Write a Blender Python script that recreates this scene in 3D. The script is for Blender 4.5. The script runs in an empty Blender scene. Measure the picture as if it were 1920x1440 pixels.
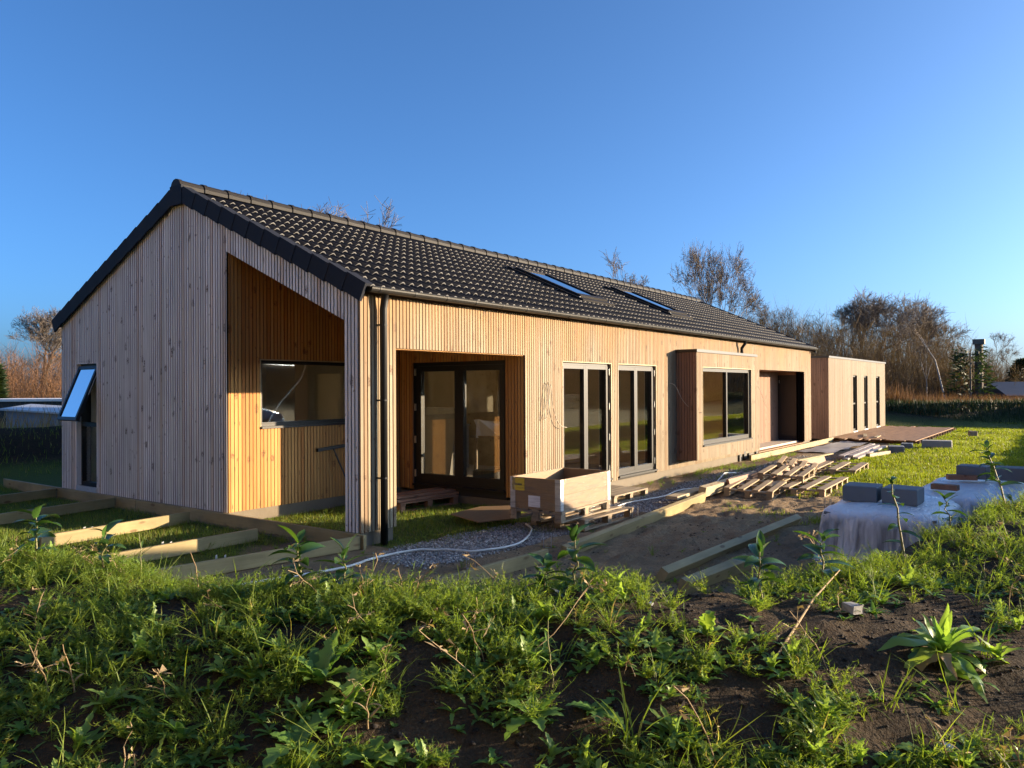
import bpy, bmesh, math, random
import numpy as np
from mathutils import Vector, Matrix
sc = bpy.context.scene
col = sc.collection
R = math.radians

# ------------------------------------------------------------------ camera
CAM = np.array([-6.291, -6.796, 1.705]); FPX = 1452.46
YAW, PITCH, ROLL = R(36.112), R(0.26), R(-0.285)
FW = np.array([math.cos(YAW)*math.cos(PITCH), math.sin(YAW)*math.cos(PITCH), math.sin(PITCH)])
RT = np.array([math.sin(YAW), -math.cos(YAW), 0.0]); UP = np.cross(RT, FW)
RT, UP = RT*math.cos(ROLL)+UP*math.sin(ROLL), UP*math.cos(ROLL)-RT*math.sin(ROLL)
cd = bpy.data.cameras.new('camera'); cam = bpy.data.objects.new('camera', cd); col.objects.link(cam)
cd.sensor_width = 36; cd.lens = 36*FPX/1920; cd.clip_start = 0.05; cd.clip_end = 3000
m = Matrix(((RT[0], UP[0], -FW[0], CAM[0]), (RT[1], UP[1], -FW[1], CAM[1]), (RT[2], UP[2], -FW[2], CAM[2]), (0, 0, 0, 1)))
cam.matrix_world = m; sc.camera = cam
FH = np.array([math.cos(YAW), math.sin(YAW)]); RH = np.array([math.sin(YAW), -math.cos(YAW)])   # plan directions
# ------------------------------------------------------------------ sky, sun, exposure
SUN_EL = R(8.6); sxy = np.array([0.94, -1.0]); sxy /= np.linalg.norm(sxy)
SUN = np.array([sxy[0]*math.cos(SUN_EL), sxy[1]*math.cos(SUN_EL), math.sin(SUN_EL)])
wd = bpy.data.worlds.new('World'); sc.world = wd; wd.use_nodes = True
wn = wd.node_tree; bg = wn.nodes['Background']; bg.inputs[1].default_value = 0.121
sk = wn.nodes.new('ShaderNodeTexSky'); sk.sky_type = 'NISHITA'; sk.sun_disc = False
sk.sun_elevation = SUN_EL; sk.sun_rotation = math.atan2(SUN[0], SUN[1])
sk.air_density = 0.55; sk.dust_density = 2.6; sk.ozone_density = 5.2
wb = wn.nodes.new('ShaderNodeMix'); wb.data_type = 'RGBA'; wb.blend_type = 'MULTIPLY'; wb.inputs[0].default_value = 1; wb.inputs[7].default_value = (.98, .95, .83, 1)   # the camera's white balance
wn.links.new(sk.outputs[0], wb.inputs[6]); wn.links.new(wb.outputs[2], bg.inputs[0])
sl = bpy.data.lights.new('sun', 'SUN'); sl.energy = 4.3; sl.angle = R(0.5); sl.color = (1.0, 0.77, 0.50)
so = bpy.data.objects.new('sun', sl); col.objects.link(so)
so.rotation_euler = Vector(SUN).to_track_quat('Z', 'Y').to_euler()
sc.view_settings.view_transform = 'Standard'; sc.view_settings.look = 'None'
sc.view_settings.exposure = 1.93; sc.view_settings.gamma = 1; sc.view_settings.use_curve_mapping = False
sc.render.engine = 'CYCLES'; sc.cycles.use_denoising = True
sc.cycles.max_bounces = 8; sc.cycles.transparent_max_bounces = 16; sc.cycles.diffuse_bounces = 5; sc.cycles.glossy_bounces = 3
sc.cycles.caustics_reflective = False; sc.cycles.caustics_refractive = False

# ------------------------------------------------------------------ helpers
rng = np.random.default_rng(7); rnd = random.Random(5)
def at(u, d, z=0.0):                       # plan point in the direction of picture column u at depth d
    p = CAM[:2] + FH*d + RH*((u-960)/FPX*d); return np.array([p[0], p[1], z])
def dl(x, y):                              # depth and lateral offset from the photographer
    return (x-CAM[0])*FH[0]+(y-CAM[1])*FH[1], (x-CAM[0])*RH[0]+(y-CAM[1])*RH[1]
def tag(o, label=None, cat=None, group=None, kind=None):
    for k, v in (('label', label), ('category', cat), ('group', group), ('kind', kind)):
        if v: o[k] = v
    return o
def link(o, parent=None):
    col.objects.link(o)
    if parent: o.parent = parent
    return o
def empty(name, loc=(0, 0, 0), rz=0, label=None, cat=None, group=None):
    o = bpy.data.objects.new(name, None); link(o); o.location = loc; o.rotation_euler = (0, 0, rz); o.empty_display_size = .1
    return tag(o, label, cat, group)
def mesh_np(name, V, F, mats, mi=None, smooth=False, tint=None):
    """V (n,3); F: list of tuples, or an int array (m,k)"""
    me = bpy.data.meshes.new(name)
    V = np.asarray(V, dtype=np.float32).reshape(-1, 3)
    if isinstance(F, np.ndarray):
        nf, k = F.shape
        me.vertices.add(len(V)); me.vertices.foreach_set('co', V.ravel())
        me.loops.add(nf*k); me.loops.foreach_set('vertex_index', F.astype(np.int32).ravel())
        me.polygons.add(nf); me.polygons.foreach_set('loop_start', np.arange(0, nf*k, k, dtype=np.int32))
        me.polygons.foreach_set('loop_total', np.full(nf, k, dtype=np.int32))
        me.update(calc_edges=True)
    else:
        me.from_pydata([tuple(v) for v in V.tolist()], [], F)
    for mm in (mats if isinstance(mats, (list, tuple)) else [mats]): me.materials.append(mm)
    if mi is not None: me.polygons.foreach_set('material_index', np.asarray(mi, dtype=np.int32))
    if smooth: me.polygons.foreach_set('use_smooth', np.ones(len(me.polygons), dtype=bool))
    if tint is not None:
        a = me.attributes.new('tint', 'FLOAT_COLOR', 'POINT')
        t = np.ones((len(V), 4), dtype=np.float32); t[:, :3] = np.asarray(tint, dtype=np.float32).reshape(len(V), -1)
        a.data.foreach_set('color', t.ravel())
    me.update()
    return me
def objm(name, me, parent=None, loc=None, rot=None):
    o = bpy.data.objects.new(name, me); link(o, parent)
    if loc is not None: o.location = loc
    if rot is not None: o.rotation_euler = rot
    return o
class MB:
    def __init__(s): s.v = []; s.f = []; s.t = []; s.mi = []
    def add(s, vs, fs, t=(.5, .5, .5), mi=0):
        b = len(s.v); s.v += [tuple(map(float, q)) for q in vs]; s.t += [t]*len(vs)
        for q in fs: s.f.append(tuple(i+b for i in q)); s.mi.append(mi)
        return s
    BF = [(0, 3, 2, 1), (4, 5, 6, 7), (0, 1, 5, 4), (1, 2, 6, 5), (2, 3, 7, 6), (3, 0, 4, 7)]
    def box(s, a, b, t=(.5, .5, .5), mi=0):
        x0, y0, z0 = [min(p, q) for p, q in zip(a, b)]; x1, y1, z1 = [max(p, q) for p, q in zip(a, b)]
        return s.add([(x0, y0, z0), (x1, y0, z0), (x1, y1, z0), (x0, y1, z0), (x0, y0, z1), (x1, y0, z1), (x1, y1, z1), (x0, y1, z1)], s.BF, t, mi)
    def hexa(s, vs, t=(.5, .5, .5), mi=0): return s.add(vs, s.BF, t, mi)
    def cbox(s, a, b, c=.004, t=(.5, .5, .5), mi=0):       # box along x with chamfered long edges
        x0, y0, z0 = [min(p, q) for p, q in zip(a, b)]; x1, y1, z1 = [max(p, q) for p, q in zip(a, b)]
        pr = [(y0+c, z0), (y1-c, z0), (y1, z0+c), (y1, z1-c), (y1-c, z1), (y0+c, z1), (y0, z1-c), (y0, z0+c)]
        vs = [(x0, p, q) for p, q in pr]+[(x1, p, q) for p, q in pr]
        return s.add(vs, [tuple(range(7, -1, -1)), tuple(range(8, 16))]+[(i, (i+1) % 8, 8+(i+1) % 8, 8+i) for i in range(8)], t, mi)
    def tube(s, pts, r, n=6, t=(.5, .5, .5), mi=0, cap=True):
        pts = [np.asarray(q, float) for q in pts]; rs = r if hasattr(r, '__len__') else [r]*len(pts)
        vs = []
        for i, q in enumerate(pts):
            d = pts[min(i+1, len(pts)-1)]-pts[max(i-1, 0)]; d /= (np.linalg.norm(d)+1e-9)
            a = np.cross(d, (0, 0, 1) if abs(d[2]) < .9 else (1, 0, 0)); a /= np.linalg.norm(a); b = np.cross(d, a)
            for k in range(n): vs.append(q+rs[i]*(math.cos(2*math.pi*k/n)*a+math.sin(2*math.pi*k/n)*b))
        fs = [(i*n+k, i*n+(k+1) % n, (i+1)*n+(k+1) % n, (i+1)*n+k) for i in range(len(pts)-1) for k in range(n)]
        if cap: fs += [tuple(range(n)), tuple(range((len(pts)-1)*n, len(pts)*n))]
        return s.add(vs, fs, t, mi)
    def xf(s, M):
        s.v = [tuple(M @ Vector(q)) for q in s.v]; return s
    def mesh(s, name, mats, smooth=False): return mesh_np(name, s.v, s.f, mats, s.mi, smooth, s.t)
    def build(s, name, mats, parent=None, smooth=False, loc=None, rot=None):
        return objm(name, s.mesh(name, mats, smooth), parent, loc, rot)
def noise2(x, y, sc_=1.0, seed=0):         # cheap smooth value noise
    x = np.asarray(x, float)*sc_+seed*17.3; y = np.asarray(y, float)*sc_+seed*9.1
    def h(i, j): return np.modf(np.sin(i*127.1+j*311.7)*43758.5453)[0] % 1.0
    xi = np.floor(x); yi = np.floor(y); fx = x-xi; fy = y-yi; fx = fx*fx*(3-2*fx); fy = fy*fy*(3-2*fy)
    return (h(xi, yi)*(1-fx)+h(xi+1, yi)*fx)*(1-fy)+(h(xi, yi+1)*(1-fx)+h(xi+1, yi+1)*fx)*fy
def fbm(x, y, s, o=4, seed=0):
    t = 0; a = .5
    for k in range(o): t = t+a*(noise2(x, y, s, seed+k)-.5); s *= 2.1; a *= .5
    return t

# ------------------------------------------------------------------ materials
class G:
    def __init__(s, name):
        s.m = bpy.data.materials.new(name); s.m.use_nodes = True; s.t = s.m.node_tree; s.n = s.t.nodes; s.b = s.n['Principled BSDF']; s.out = s.n['Material Output']
    def nd(s, ty, **kw):
        n = s.n.new('ShaderNode'+ty)
        for k, v in kw.items(): setattr(n, k, v)
        return n
    def l(s, a, b): s.t.links.new(a, b)
    def val(s, sock, v):
        if hasattr(v, 'node'): s.l(v, sock)
        elif v is not None: sock.default_value = v
    def pos(s): return s.nd('NewGeometry').outputs['Position']
    def objc(s): return s.nd('TexCoord').outputs['Object']
    def mapv(s, vec, scale, loc=None):
        n = s.nd('Mapping'); s.l(vec, n.inputs[0]); n.inputs['Scale'].default_value = scale
        if loc is not None: s.val(n.inputs['Location'], loc)
        return n.outputs[0]
    def noise(s, vec, scale=5, detail=4, rough=.5, dist=0):
        n = s.nd('TexNoise'); s.l(vec, n.inputs['Vector']); n.inputs['Scale'].default_value = scale; n.inputs['Detail'].default_value = detail
        n.inputs['Roughness'].default_value = rough; n.inputs['Distortion'].default_value = dist; return n.outputs[0]
    def vor(s, vec, scale=5, feat='F1', rnd_=1.0):
        n = s.nd('TexVoronoi', feature=feat); s.l(vec, n.inputs['Vector']); n.inputs['Scale'].default_value = scale; n.inputs['Randomness'].default_value = rnd_; return n.outputs['Distance']
    def ramp(s, fac, *st):
        n = s.nd('ValToRGB'); s.l(fac, n.inputs[0]); e = n.color_ramp.elements
        while len(e) < len(st): e.new(.5)
        for q, (p, c) in zip(e, st):
            q.position = p; q.color = (c, c, c, 1) if not hasattr(c, '__len__') else (*c[:3], 1)
        return n.outputs[0]
    def mix(s, fac, a, b, mode='MIX'):
        n = s.nd('Mix', data_type='RGBA', blend_type=mode); s.val(n.inputs[0], fac)
        for i, v in ((6, a), (7, b)):
            if hasattr(v, 'node'): s.l(v, n.inputs[i])
            else: n.inputs[i].default_value = (v, v, v, 1) if not hasattr(v, '__len__') else (*v[:3], 1)
        return n.outputs[2]
    def math(s, op, a, b=None):
        n = s.nd('Math', operation=op); s.val(n.inputs[0], a); s.val(n.inputs[1], b) if b is not None else None; return n.outputs[0]
    def attr(s, name='tint'):
        n = s.nd('Attribute'); n.attribute_name = name; return n.outputs['Color']
    def sep(s, c):
        n = s.nd('SeparateXYZ'); s.l(c, n.inputs[0]); return n.outputs
    def bump(s, h, strength=.3, dist=.01):
        n = s.nd('Bump'); n.inputs['Strength'].default_value = strength; n.inputs['Distance'].default_value = dist; s.l(h, n.inputs['Height']); s.l(n.outputs[0], s.b.inputs['Normal'])
    def set(s, color=None, rough=.6, metal=0, spec=.5):
        if color is not None:
            if hasattr(color, 'node'): s.l(color, s.b.inputs['Base Color'])
            else: s.b.inputs['Base Color'].default_value = (*color[:3], 1)
        s.val(s.b.inputs['Roughness'], rough); s.b.inputs['Metallic'].default_value = metal; s.b.inputs['Specular IOR Level'].default_value = spec
        return s.m
def clad_mat(name, a, b, dark, top=None):
    g = G(name); p = g.pos(); t = g.sep(g.attr())
    tr = g.nd('CombineXYZ'); g.l(t[0], tr.inputs[0]); g.l(t[1], tr.inputs[1]); g.l(t[0], tr.inputs[2])
    off = g.nd('VectorMath', operation='SCALE'); g.l(tr.outputs[0], off.inputs[0]); off.inputs['Scale'].default_value = 6
    ad = g.nd('VectorMath', operation='ADD'); g.l(p, ad.inputs[0]); g.l(off.outputs[0], ad.inputs[1])
    base = g.mix(t[0], a, b)
    base = g.mix(g.ramp(t[1], (.78, 0), (.9, .8)), base, g.mix(1, base, (.86, .70, .58), 'MULTIPLY')); base = g.mix(g.ramp(t[2], (.8, 0), (.95, .6)), base, g.mix(1, base, (1.12, 1.14, 1.15), 'MULTIPLY'))
    if top is not None:                     # weathering: boards kept dry under the eaves stay fresher
        z = g.sep(p)[2]; nn = g.noise(g.mapv(p, (1.4, 1.4, .5)), 1.0, 3)
        f = g.math('ADD', z, g.math('MULTIPLY', g.math('SUBTRACT', nn, .5), 2.2))
        mr = g.nd('MapRange'); g.l(f, mr.inputs[0]); mr.inputs[1].default_value = 1.9; mr.inputs[2].default_value = 2.8
        base = g.mix(mr.outputs[0], base, g.mix(t[1], top, [c*.8 for c in top]))
    grain = g.noise(g.mapv(ad.outputs[0], (60, 60, 1.6)), 1.0, 5, .6, .4)
    base = g.mix(1.0, base, g.ramp(grain, (.25, .72), (.75, 1.12)), 'MULTIPLY')
    blot = g.noise(g.mapv(p, (2.5, 2.5, .7)), 1.0, 4)
    base = g.mix(1.0, base, g.ramp(blot, (.3, .86), (.7, 1.1)), 'MULTIPLY')
    # knots: small dark, slightly drooping marks that run over two or three strips
    kx = g.mapv(p, (1, 1, 1)); wob = g.noise(kx, 9, 2); kz = g.nd('CombineXYZ'); kz.inputs[2].default_value = 0
    sx = g.sep(p); lat = g.math('ADD', sx[0], sx[1]); g.l(g.math('MULTIPLY', lat, 5.2), kz.inputs[0])
    g.l(g.math('ADD', g.math('MULTIPLY', sx[2], 3.1), g.math('MULTIPLY', wob, .55)), kz.inputs[1])
    kd = g.vor(kz.outputs[0], 1.0); km = g.ramp(kd, (.13, 1), (.21, 0))
    kk = g.noise(g.mapv(p, (40, 40, 40)), 1, 2); km = g.math('MULTIPLY', km, g.ramp(kk, (.38, .25), (.6, 1)))
    k2 = g.vor(g.mapv(kz.outputs[0], (2.3, 1.7, 1)), 1.0); km2 = g.ramp(k2, (.07, .85), (.13, 0))
    base = g.mix(g.math('MAXIMUM', km, km2), base, dark)
    g.bump(grain, .25, .004)
    return g.set(base, .72, 0, .3)
M = {}
M['gap_shade_grey'] = clad_mat('gap_shade_grey', (.36, .325, .30), (.28, .255, .235), (.14, .115, .10))  # greyer strip sides for the gable, shade of the gaps put into the colour
M['gap_shade'] = clad_mat('gap_shade', (.25, .165, .10), (.19, .12, .075), (.10, .06, .04))  # dark strip sides, painting shade into the gaps between the strips
M['clad_gable'] = clad_mat('clad_gable', (.76, .735, .72), (.60, .575, .565), (.15, .12, .11))
M['clad_front'] = clad_mat('clad_front', (.240, .175, .108), (.298, .246, .163), (.125, .072, .04), top=(.315, .184, .078))
M['clad_fresh'] = clad_mat('clad_fresh', (.42, .205, .062), (.49, .262, .085), (.16, .065, .025))
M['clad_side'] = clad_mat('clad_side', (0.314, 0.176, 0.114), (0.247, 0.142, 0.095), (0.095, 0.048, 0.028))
M['clad_annex'] = clad_mat('clad_annex', (.195, .15, .097), (.235, .188, .13), (.13, .09, .055))
def simple(name, c, rough=.6, metal=0, spec=.5, var=.25, scale=6, bump=0, stretch=(1, 1, 1)):
    g = G(name); v = g.mapv(g.objc(), stretch); n = g.noise(v, scale, 5)
    cc = g.mix(n, [q*(1-var) for q in c], [min(1, q*(1+var)) for q in c])
    if bump: g.bump(g.noise(v, scale*4, 4), bump, .01)
    return g.set(cc, rough, metal, spec)
def plank_mat(name, a, b, dark, rough=.65):  # sawn timber, grain along local x
    g = G(name); p = g.objc(); t = g.sep(g.attr()); oi = g.nd('ObjectInfo').outputs['Random']
    ofs = g.nd('CombineXYZ'); g.l(g.math('MULTIPLY', oi, 37), ofs.inputs[0]); g.l(g.math('MULTIPLY', oi, 11), ofs.inputs[1])
    v = g.nd('VectorMath', operation='ADD'); g.l(p, v.inputs[0]); g.l(ofs.outputs[0], v.inputs[1])
    gr = g.noise(g.mapv(v.outputs[0], (1.6, 38, 38)), 1, 5, .6, .5)
    bl = g.noise(g.mapv(v.outputs[0], (1.5, 5, 5)), 1, 3)
    c = g.mix(g.ramp(gr, (.3, 0), (.7, 1)), a, b); c = g.mix(1, c, g.ramp(bl, (.3, .75), (.7, 1.12)), 'MULTIPLY')
    c = g.mix(1, c, g.ramp(oi, (0, .86), (1, 1.08)), 'MULTIPLY')
    kd = g.vor(g.mapv(v.outputs[0], (2.4, 7, 7)), 1); c = g.mix(g.ramp(kd, (.1, .9), (.17, 0)), c, dark)
    wz = g.sep(g.pos()); mud = g.noise(g.pos(), 7, 5, .65); st = g.math('SUBTRACT', mud, g.math('MULTIPLY', g.math('ADD', wz[2], .2), 1.6))
    c = g.mix(g.math('MULTIPLY', g.ramp(st, (.46, 0), (.62, 1)), .55), c, (.13, .10, .07)); c = g.mix(1, c, g.ramp(g.noise(g.pos(), 2.2, 5, .6), (.3, .78), (.7, 1.1)), 'MULTIPLY')
    g.bump(gr, .2, .003); return g.set(c, rough, 0, .3)
M['treated'] = plank_mat('treated', (0.290, 0.227, 0.103), (0.345, 0.276, 0.138), (0.138, 0.083, 0.035))
M['pallet'] = plank_mat('pallet', (0.335, 0.234, 0.129), (0.406, 0.304, 0.179), (0.172, 0.101, 0.047))
M['oldpallet'] = plank_mat('oldpallet', (0.255, 0.187, 0.119), (0.323, 0.255, 0.170), (0.128, 0.076, 0.043))
M['redwood'] = plank_mat('redwood', (.30, .15, .085), (.36, .19, .11), (.14, .06, .03))
M['freshplank'] = plank_mat('freshplank', (0.413, 0.315, 0.180), (0.465, 0.375, 0.232), (0.225, 0.135, 0.060))
M['wrapplank'] = plank_mat('wrapplank', (0.400, 0.336, 0.304), (0.464, 0.400, 0.360), (0.320, 0.240, 0.200), .35)
M['deckwood'] = plank_mat('deckwood', (.26, .135, .058), (.32, .175, .08), (.13, .06, .03))
M['ply'] = simple('ply', (0.215, 0.129, 0.058), .6, var=.15, scale=3, stretch=(.6, 5, 5))
M['ply_in'] = simple('ply_in', (.72, .56, .33), .6, var=.12, scale=3)
M['innerwall'] = simple('innerwall', (.84, .77, .64), .8, var=.08, scale=2)
M['floor_in'] = simple('floor_in', (.45, .40, .32), .7, var=.2, scale=3)
M['backing'] = simple('backing', (.022, .02, .018), .9, var=.2)
M['dark_in'] = simple('dark_in', (.13, .115, .09), .7, var=.3)
M['plinth'] = simple('plinth', (.14, .115, .082), .85, var=.22, scale=5, bump=.3)
M['frame'] = simple('frame', (.009, .0095, .011), .45, 0, .3, var=.1)
M['metal'] = simple('metal', (.55, .55, .54), .38, .85, .5, var=.12)
M['galv'] = simple('galv', (0.468, 0.484, 0.510), .45, .6, .5, var=.2, scale=14)
M['gutter'] = simple('gutter', (.03, .028, .026), .42, .3, .4, var=.1)
M['pipe'] = simple('pipe', (.008, .008, .009), .5, 0, .35, var=.1)
M['verge'] = simple('verge', (.014, .016, .023), .75, 0, .2, var=.25, scale=4, bump=.1)
M['white'] = simple('white', (.75, .74, .72), .5, var=.06)
M['paper'] = simple('paper', (.72, .73, .76), .6, var=.08)
M['cable'] = simple('cable', (.42, .36, .28), .6, var=.1)
M['hose'] = simple('hose', (.62, .62, .58), .4, var=.15, scale=8)
M['black'] = simple('black', (.012, .012, .013), .45, var=.2)
M['block'] = simple('block', (.13, .15, .165), .8, var=.15, scale=9, bump=.2)
M['concrete'] = simple('concrete', (.30, .29, .27), .9, var=.2, scale=8, bump=.3)
M['yellow'] = simple('yellow', (.62, .46, .015), .45, var=.08)
M['rust'] = simple('rust', (.35, .08, .05), .6, var=.2)
def tile_mat(name, c, rough):
    g = G(name); oi = g.nd('ObjectInfo').outputs['Random']; n = g.noise(g.pos(), 9, 5)
    c = g.mix(n, [q*.7 for q in c], [q*1.3 for q in c]); c = g.mix(1, c, g.ramp(oi, (0, .8), (1, 1.15)), 'MULTIPLY')
    g.bump(g.noise(g.pos(), 220, 2), .15, .002); return g.set(c, rough, 0, .15)
M['tile'] = tile_mat('tile', (.007, .007, .009), .5)
M['tile_edge'] = tile_mat('tile_edge', (.175, .17, .165), .8)
M['ridge'] = tile_mat('ridge', (0.019, 0.017, 0.016), .6)
def glass_mat(name, tint=(.97, .975, .965), k=1.1, base=.05):
    g = G(name); tr = g.nd('BsdfTransparent'); tr.inputs[0].default_value = (*tint, 1); gl = g.nd('BsdfGlossy'); gl.inputs['Roughness'].default_value = 0.0
    fr = g.nd('Fresnel'); bf = g.nd('NewGeometry').outputs['Backfacing']; g.l(g.math('SUBTRACT', 1.5, g.math('MULTIPLY', bf, 1.5-1/1.5)), fr.inputs[0]); f = g.math('MINIMUM', g.math('ADD', g.math('MULTIPLY', fr.outputs[0], k), base), 1.0)
    mx = g.nd('MixShader'); g.l(f, mx.inputs[0]); g.l(tr.outputs[0], mx.inputs[1]); g.l(gl.outputs[0], mx.inputs[2]); g.l(mx.outputs[0], g.out.inputs[0]); return g.m
M['glass'] = glass_mat('glass'); M['roofglass'] = glass_mat('roofglass', (.8, .85, .88), 1.6, .4)
def leaf_mat(name, a, b, rough=.5, trans=.35, spec=.4, yel=None):
    g = G(name); isl = g.nd('NewGeometry').outputs['Random Per Island']; oi = g.nd('ObjectInfo').outputs['Random']
    t = g.sep(g.attr()); c = g.mix(t[0], a, b); c = g.mix(1, c, g.ramp(isl, (0, .75), (1, 1.2)), 'MULTIPLY')
    if yel: c = g.mix(g.ramp(t[1], (.82, 0), (.9, 1)), c, yel)
    g.set(c, rough, 0, spec); tl = g.nd('BsdfTranslucent'); g.l(g.mix(1, c, (1.5, 1.45, .6), 'MULTIPLY'), tl.inputs[0])
    mx = g.nd('MixShader'); mx.inputs[0].default_value = trans; g.l(g.b.outputs[0], mx.inputs[1]); g.l(tl.outputs[0], mx.inputs[2]); g.l(mx.outputs[0], g.out.inputs[0]); return g.m
M['grass'] = leaf_mat('grass', (0.098, 0.161, 0.023), (0.184, 0.236, 0.040), .5, .45, .3, (0.345, 0.276, 0.127))
M['lawn'] = leaf_mat('lawn', (0.123, 0.180, 0.014), (0.209, 0.247, 0.024), .5, .5, .3, (0.237, 0.228, 0.067))
M['weed'] = leaf_mat('weed', (0.106, 0.175, 0.031), (0.225, 0.294, 0.050), .5, .5, .3, (0.338, 0.275, 0.125))
M['broad'] = leaf_mat('broad', (0.078, 0.169, 0.036), (0.169, 0.286, 0.058), .42, .4, .4)
M['rosette'] = leaf_mat('rosette', (0.162, 0.281, 0.054), (0.248, 0.356, 0.086), .45, .45, .4)
M['laurel'] = leaf_mat('laurel', (.03, .075, .02), (.06, .125, .022), .26, .32, .6)
M['dry'] = leaf_mat('dry', (.23, .17, .095), (.36, .27, .16), .8, .2, .2)
M['drygrass'] = leaf_mat('drygrass', (.20, .14, .075), (.30, .22, .12), .8, .25, .2)
M['bounce_tan'] = leaf_mat('bounce_tan', (.50, .41, .27), (.62, .52, .36), .8, .25, .2)  # pale tan, brightened so the growth out of view throws fill light
M['bramble'] = leaf_mat('bramble', (.16, .085, .05), (.23, .13, .075), .85, .2, .1)
M['thicket'] = leaf_mat('thicket', (.115, .08, .05), (.20, .145, .09), .9, .1, .1)
M['evergreen'] = leaf_mat('evergreen', (.018, .035, .016), (.04, .065, .022), .6, .2, .3)
M['bark'] = simple('bark', (.11, .092, .075), .9, var=.35, scale=5, bump=.4)
M['twig'] = simple('twig', (.15, .12, .095), .9, var=.3, scale=3)
M['birch'] = simple('birch', (.42, .40, .36), .7, var=.3, scale=7, stretch=(1, 1, .5))
M['stem'] = simple('stem', (.16, .15, .06), .6, var=.3, scale=8)
def soil_mat(name, green=True):
    g = G(name); p = g.pos(); t = g.sep(g.attr())
    n1 = g.noise(p, 1.6, 6, .6); n2 = g.noise(p, 14, 6, .65); n3 = g.noise(p, 70, 4, .6)
    soil = g.mix(g.ramp(n1, (.35, 0), (.65, 1)), (.19, .128, .07), (.36, .245, .135))
    soil = g.mix(g.ramp(n2, (.35, 0), (.7, 1)), soil, (.20, .155, .10)); soil = g.mix(1, soil, g.ramp(n3, (.3, .72), (.7, 1.2)), 'MULTIPLY')
    gr = g.mix(n2, (.05, .075, .016), (.10, .12, .028))
    f = g.ramp(g.math('ADD', t[0], g.math('MULTIPLY', g.math('SUBTRACT', n2, .5), .7)), (.4, 0), (.62, 1))
    c = g.mix(f, soil, gr); c = g.mix(t[1], c, g.mix(n3, (.14, .13, .12), (.27, .25, .23)))
    c = g.mix(t[2], c, g.mix(1, c, (.095, .092, .10), 'MULTIPLY'))       # black topsoil of the banks
    g.bump(g.math('ADD', n3, g.math('MULTIPLY', n2, 2.0)), .8, .03); return g.set(c, .95, 0, .15)
M['soil'] = soil_mat('soil')

# ------------------------------------------------------------------ ground
HX = (-.5, 19.1)
def smooth(a, b, x): t = np.clip((x-a)/(b-a), 0, 1); return t*t*(3-2*t)
def gz(x, y):
    x = np.asarray(x, float); y = np.asarray(y, float)
    z = -.17+.03*fbm(x, y, 1.3, 4, 3)
    bare = np.exp(-((y+3.0)/1.1)**2)*smooth(.5, 2.5, x)*smooth(13, 7, x)
    z = z+bare*(.09*fbm(x*.6, y*1.6, 2.3, 4, 9)+.02)+.02*fbm(x*.4, y*2.2, 3.1, 3, 19)*(x > 0)*(x < 14)*(y < -.3)*(y > -4.6)
    z = z+.10*np.exp(-(((x-9.6)/.9)**2+((y+.55)/.28)**2))+.05*np.exp(-(((x-13.5)/2.5)**2+((y+.9)/.35)**2))
    z = z+.11*fbm(x, y, .55, 3, 33)*smooth(-2.3, -3.2, y)*smooth(7.5, 10, x)*smooth(36, 30, x)
    z = z+.38*smooth(-6.35, -6.95, y)*smooth(-1, 2, x)      # the raised track the car stands on
    return z
def far_bank(x, y):
    # earth bank round the plot: right-hand far side, and behind the gable
    a = np.exp(-((x-37.5+.25*(y+3))/1.6)**2)*smooth(12, 4, y)*.98*(1+.25*fbm(x, y, .5, 3, 4))
    b = np.exp(-((y-13.2)/1.5)**2)*smooth(12, 5, x)*1.0*(1+.2*fbm(x, y, .6, 3, 5))
    return a+b
CR_L = np.array([-9, -4.5, -2.97, -1.9, -1.2, -.6, 0, .6, 1.2, 1.7, 2.45, 3.24, 4.3, 6, 9]); CR_Z = np.array([.8, .76, .71, .69, .71, .71, .70, .70, .67, .65, .61, .68, .73, .66, .5]); CR_D = np.array([5.5, 5.2, 4.5, 4.0, 3.75, 3.7, 3.7, 3.7, 3.8, 4.2, 4.9, 5.6, 6.5, 7.3, 8.5])
def crest_d(l): return np.interp(l, CR_L, CR_D)+.07*np.sin(l*1.9+.5)+.04*np.sin(l*4.7)
def bank_z(x, y, fine=True):                # the near bank of topsoil in front of the photographer
    d, l = dl(x, y); dc = crest_d(l); t = d-dc; zc = np.interp(l, CR_L, CR_Z)
    near = .03+(zc-.03)*np.sin(np.clip((d-1.4)/(2.3+.45*(dc-3.7)), 0, 1)*math.pi/2)**2
    back = -.3+(zc+.3)*np.cos(np.clip(t/(1.9-.12*(dc-3.7)), 0, 1)*math.pi/2)**2
    z = np.where(t < 0, near, back)
    if fine:
        w = np.clip(1-np.abs(t)/3.0, .15, 1)
        z = z+w*(.10*fbm(x, y, 1.7, 3, 21)+.085*fbm(x, y, 6.0, 4, 31)-.02)
    return z
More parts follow.
